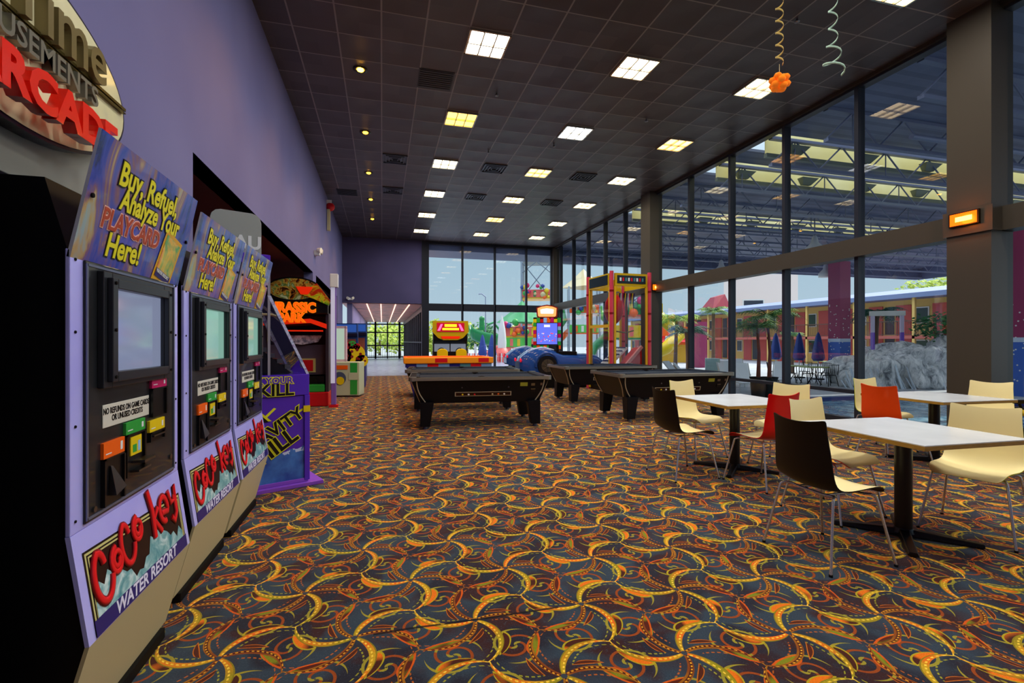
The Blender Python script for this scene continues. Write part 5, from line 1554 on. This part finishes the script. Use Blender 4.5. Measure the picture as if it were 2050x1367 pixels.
# loungers, tables, umbrellas
def lounger():
    t = thing('pool_lounger', 'x', 'lounger', (0, 0, GZ), 0, 'white pool loungers on the deck')
    b = B()
    for s in (-1, 1): b.tube([(-.95, s*.28, .32), (.3, s*.28, .32), (.85, s*.28, .95)], .022, 6)
    for x in (-.85, -.2, .3): b.tube([(x, -.28, .32), (x, .28, .32)], .02, 6)
    b.build('frame', WHITE, t)
    b = B(); b.box(-.95, .3, -.25, .25, .33, .345); b.hexa([(.3, -.25, .33), (.3, .25, .33), (.29, .25, .345), (.29, -.25, .345)], [(.85, -.25, .95), (.85, .25, .95), (.84, .25, .965), (.84, -.25, .965)]); b.build('sling', mat('pale_sling', '#eef4fa', .5), t)
    for x in (-.75, .35):
        for s in (-1, 1):
            b = B(); b.cyl((x, s*.28, .32), (x, s*.28, 0), .02, n=6); b.build('leg', WHITE, t)
    return t
lg = lounger(); lspots = [(1490, 17.5, 60), (1350, 17.5, 130), (1372, 19.5, 120), (1397, 18, 140), (1462, 19.5, 70), (1480, 22, 60), (1560, 19, 40)]
ll = ['white lounger left of the potted palms, nearest the glass', 'white lounger just beyond the far bronze column', 'white lounger behind the one by the far bronze column', 'white lounger under the dark palm', 'white lounger beside the pale bin', 'white lounger farthest back left of the potted palms', 'white lounger right of the potted palms']
for k, (px, d, a) in enumerate(lspots):
    x, y, z = at(px, d)
    if k == 0: lg.location = (x, y, GZ); lg.rotation_euler = (0, 0, R(a)); lg['label'] = ll[0]
    else: dup(lg, (x, y, GZ), R(a), ll[k])
x, y, z = at(1426, 20.6)
b = B(); b.box(-.28, .28, -.25, .25, 0, 1.05); 
for k in range(5): b.box(-.24+k*.1, -.2+k*.1, -.255, -.25, .05, 1.0)
o = b.build('towel_bin', mat('pale_aqua', '#a8c8c8', .5), bevel=.01); o.location = (x, y, GZ); o.rotation_euler = (0, 0, R(-35)); tag(o, 'pale aqua slatted bin on the pool deck', 'bin')
UB = mat('umbrella_blue', '#27408c', .6)
um = [(1600, 23.5, 'closed blue umbrella on the left by the patio tables'), (1638, 22.5, 'closed blue umbrella next to the magenta column'), (1553, 24.5, 'closed blue umbrella near the small palm'), (966, 30, 'closed blue umbrella beyond the back windows, left one'), (985, 29, 'closed blue umbrella beyond the back windows, right one')]
first = None
for px, d, l in um:
    x, y, z = at(px, d)
    if first is None:
        t = first = thing('closed_umbrella', l, 'umbrella', (x, y, GZ), 0, 'closed blue umbrellas')
        b = B(); b.cyl((0, 0, .05), (0, 0, 2.15), .025, n=8); b.build('pole', WHITE, t)
        b = B(); vs = []
        b.lathe([(.02, 2.2), (.09, 2.0), (.20, 1.3), (.23, 1.0), (.16, .86), (.03, .9)], 12); b.v = [(vx*(1+.25*(i % 2)), vy*(1+.25*(i % 2)), vz) for i, (vx, vy, vz) in enumerate(b.v)]; b.build('canopy', UB, t)
        b = B(); b.cyl((0, 0, 0), (0, 0, .06), .25, n=16); b.build('base', MATTE, t)
    else: dup(first, (x, y, GZ), 0, l)
def patio_set(px, d, label, first=[]):
    x, y, z = at(px, d)
    t = thing('patio_table', label, 'table', (x, y, GZ), 0, 'round patio tables')
    b = B(); b.cyl((0, 0, .70), (0, 0, .73), .55, n=24); b.build('table_top', mat('olive_top', '#8a9a40', .5), t)
    b = B()
    for a in (0, 90, 180, 270): b.tube([(.05*math.cos(R(a)), .05*math.sin(R(a)), .7), (.1*math.cos(R(a)), .1*math.sin(R(a)), .3), (.35*math.cos(R(a)), .35*math.sin(R(a)), .0)], .018, 6)
    b.build('pedestal', MATTE, t)
pcl = []
def wire_chair():
    t = thing('patio_chair', 'x', 'chair', (0, 0, GZ), 0, 'dark wire patio chairs')
    b = B(); b.cyl((0, 0, .43), (0, 0, .45), .22, n=14); b.build('seat', MATTE, t)
    b = B(); b.tube([(-.18, -.2, .45), (-.24, -.2, .85), (-.24, .2, .85), (-.18, .2, .45)], .015, 6)
    for k in range(4): b.tube([(-.19, -.12+k*.08, .45), (-.24, -.12+k*.08, .85)], .008, 5)
    b.build('backrest', MATTE, t)
    for sx in (-1, 1):
        for sy in (-1, 1):
            b = B(); b.cyl((.15*sx, .15*sy, .43), (.22*sx, .22*sy, 0), .013, n=6); b.build('leg', MATTE, t)
    return t
wc0 = wire_chair(); used = False
for k, (px, d, nm) in enumerate(((1592, 21.0, 'left'), (1630, 20.0, 'middle'), (1655, 25.5, 'far'))):
    patio_set(px, d, 'round olive topped patio table, %s one of the three by the umbrellas' % nm)
    x, y, z = at(px, d)
    for q, (a, w) in enumerate(((20, 'right side'), (140, 'far side'), (260, 'near side'))):
        loc = (x+.85*math.cos(R(a)), y+.85*math.sin(R(a)), GZ); rz = R(a+180); lab = 'dark wire chair on the %s of the %s patio table' % (w, nm)
        if not used: wc0.location = loc; wc0.rotation_euler = (0, 0, rz); wc0['label'] = lab; used = True
        else: dup(wc0, loc, rz, lab)

# water play things seen through the back windows
AQ = mat('slide_green', '#1e8a4a', .3); AQ2 = mat('bright_green', '#58c050', .4); PK = mat('coral_pink', '#e86a60', .5)
x, y, z = at(970, 36)
t = thing('boat_slide', 'green boat shaped water slide beyond the back windows', 'slide', (x, y, GZ))
b = B(); n = 12; vs = []
for i in range(n+1):
    u = i/n; w = .55+.1*math.sin(u*PI)
    for k in range(9):
        a = PI*k/8; vs.append((-1.1+2.4*u, -w*math.cos(a), 2.3 - w*1.3*math.sin(a) + .5*(1-u)**2+(.2 if i == 0 else 0)))
b.add(vs, [(i*9+k, (i+1)*9+k, (i+1)*9+k+1, i*9+k+1) for i in range(n) for k in range(8)], AQ, True)
hull = b.build('hull', None, t); md = hull.modifiers.new('s', 'SOLIDIFY'); md.thickness = .06
b = B(); b.cyl((-.2, 0, 2.6), (-.2, 0, 3.4), .22, .18, n=12, m=AQ); b.sphere((-.2, 0, 3.45), .22, 10, m=AQ); b.build('funnel', None, t)
b = B(); b.tube([(.2, 0, 3.0), (.7, 0, 3.2), (1.1, 0, 2.7), (1.3, 0, 1.6)], .09, 8, m=AQ); b.build('spout', None, t)
for xx in (-.7, .7):
    b = B(); b.cyl((xx, 0, 0), (xx, 0, 1.6), .09, n=8); b.build('support', WHITE, t)
x, y, z = at(1005, 34)
t = thing('white_cone_figure', 'tall white pointed cone figure with coral base in the water park', 'figure', (x, y, GZ))
b = B(); b.lathe([(.3, 1.3), (.32, 1.7), (.25, 2.6), (.12, 3.2), (.02, 3.6)], 14); b.build('cone', WHITE, t)
b = B(); b.lathe([(.001, 0), (.6, 0), (.55, .8), (.35, 1.3), (.001, 1.35)], 12); b.build('base', PK, t)
def play_tower(px, d, label, h=6.5, roof=None, cols=(AQ, ORANGE, YEL), seed=0, big=False):
    x, y, z = at(px, d); t = thing('play_tower', label, 'water slide tower', (x, y, GZ), R(-20), 'water play towers')
    random.seed(seed); w = 1.5
    for sx in (-1, 1):
        for sy in (-1, 1):
            b = B(); b.cyl((sx*w, sy*w, 0), (sx*w, sy*w, h), .10, n=8); b.build('post', mat('tower_post', '#8a98a8', .5), t)
    for k, zz in enumerate((h*.35, h*.62)):
        b = B(); b.box(-w, w, -w, w, zz, zz+.12); b.box(-w, w, -w-.04, -w, zz+.12, zz+.9, cols[k % 3])
        for q in range(6): b.box(-w+q*w*.4, -w+q*w*.4+.25, -w-.08, -w-.04, zz+.2, zz+.8, cols[(k+q) % 3])
        b.build('deck', cols[(k+1) % 3], t)
    b = B(); b.tube([(w, 0, h*.62+.4), (w+1.0, -.6, h*.5), (w+1.2, -1.8, h*.4), (w+.2, -2.6, h*.25), (w-1.2, -2.6, .7)], .38, 10, cols[0]); b.build('tube_slide', None, t)
    b = B(); b.tube([(-w, -.4, h*.35+.3), (-w-1, -1.2, h*.25), (-w-1.4, -2.2, .6)], .30, 8, cols[1]); b.build('open_slide', None, t)
    if roof:
        b = B(); b.lathe([(w*1.5, h), (w*.7, h+.9), (.02, h+1.9)], 4, m=roof); b.build('roof', None, t)
    else:
        b = B(); b.box(-w*1.1, w*1.1, -w*.9, w*.9, h, h+.25)
        for s in (-1, 1): b.cyl((s*w, -w, h*.62), (-s*w, -w, h), .05, n=6); b.cyl((s*w, -w, h-1.2), (0, -w, h), .05, n=6)
        b.build('frame_top', mat('tower_steel', '#6a788a', .5, .3), t)
    b = B()
    for k in range(16): b.sphere((random.uniform(-w, w), -w-.3, h*.62+random.uniform(.1, 1.3)), random.uniform(.15, .3), 8, [YEL, MAGENTA, GREEN, UB, ORANGE, CREAM][k % 6])
    b.build('water_toy', None, t)
play_tower(1075, 50, 'tall steel play tower with coloured toys seen through the last back window', 9.8, None, (AQ, PK, YEL), 1)
play_tower(1045, 42, 'low green and coral play tower left of the blue screen game', 3.4, AQ, (AQ2, PK, YEL), 2)
play_tower(1168, 49, 'play tower behind the corner windows with green and orange panels', 7.2, CREAM, (AQ2, ORANGE, WHITE), 3)
play_tower(1262, 32, 'play tower seen through the red posted machine', 5.4, None, (YEL, AQ, PK), 4)
x, y, z = at(972, 48)
t = thing('street_lamp', 'thin grey lamp post against the sky beyond the back windows', 'lamp post', (x, y, GZ))
b = B(); b.cyl((0, 0, 0), (0, 0, 6.2), .07, .04, n=8); b.build('pole', STL, t); b = B(); b.tube([(0, 0, 6.2), (-.4, 0, 6.5), (-.7, 0, 6.45)], .05, 6); b.build('lamp_head', STL, t)
x, y, z = at(960, 31.5)
t = thing('picket_fence', 'red and white picket fence across the water park beyond the back windows', 'fence', (x, y, GZ), R(-15))
b = B()
for k in range(60): b.box(-3+k*.11, -2.93+k*.11, -.02, .02, 0, 1.0, (REDP, WHITE, PK)[k % 3])
b.build('picket', None, t)
b = B(); b.box(-3, 3.7, .02, .05, .25, .32); b.box(-3, 3.7, .02, .05, .75, .82); b.build('fence_rail', WHITE, t)
x, y, z = at(1352, 41)
t = thing('snack_stall', 'orange and yellow stall with red striped awning behind the palms', 'stall', (x, y, GZ), R(-35))
b = B(); b.box(-2, 2, 0, 2, 0, 1.5, mat('stall_yellow', '#d8a828', .6)); b.box(-2, 2, 0, 2, 1.5, 3.0, ORANGE); b.build('stall_body', None, t)
b = B()
for k in range(10): b.hexa([(-2+k*.4, -1, 1.7), (-1.6+k*.4, -1, 1.7), (-1.6+k*.4, 0, 2.2), (-2+k*.4, 0, 2.2)], [(-2+k*.4, -1, 1.74), (-1.6+k*.4, -1, 1.74), (-1.6+k*.4, 0, 2.24), (-2+k*.4, 0, 2.24)], (REDP, WHITE)[k % 2])
b.build('awning', None, t)
x, y, z = at(1402, 33)
b = B(); b.box(-.3, .3, -.3, .3, 0, 3.1); o = b.build('short_column', mat('magenta_column', '#7c2048', .5)); o.location = (x, y, GZ); tag(o, 'short magenta column at the near end of the motel walkway', 'column')
# fence and stuff beyond the passage doors
t = thing('iron_fence', 'black upright iron railing outside the passage doors', 'fence', (.4, 43, GZ))
b = B()
for k in range(34): b.box(-2.5+k*.15, -2.47+k*.15, -.015, .015, 0, 1.5)
b.box(-2.5, 2.5, -.02, .02, 1.42, 1.48); b.box(-2.5, 2.5, -.02, .02, .2, .26); b.build('bars', MATTE, t)
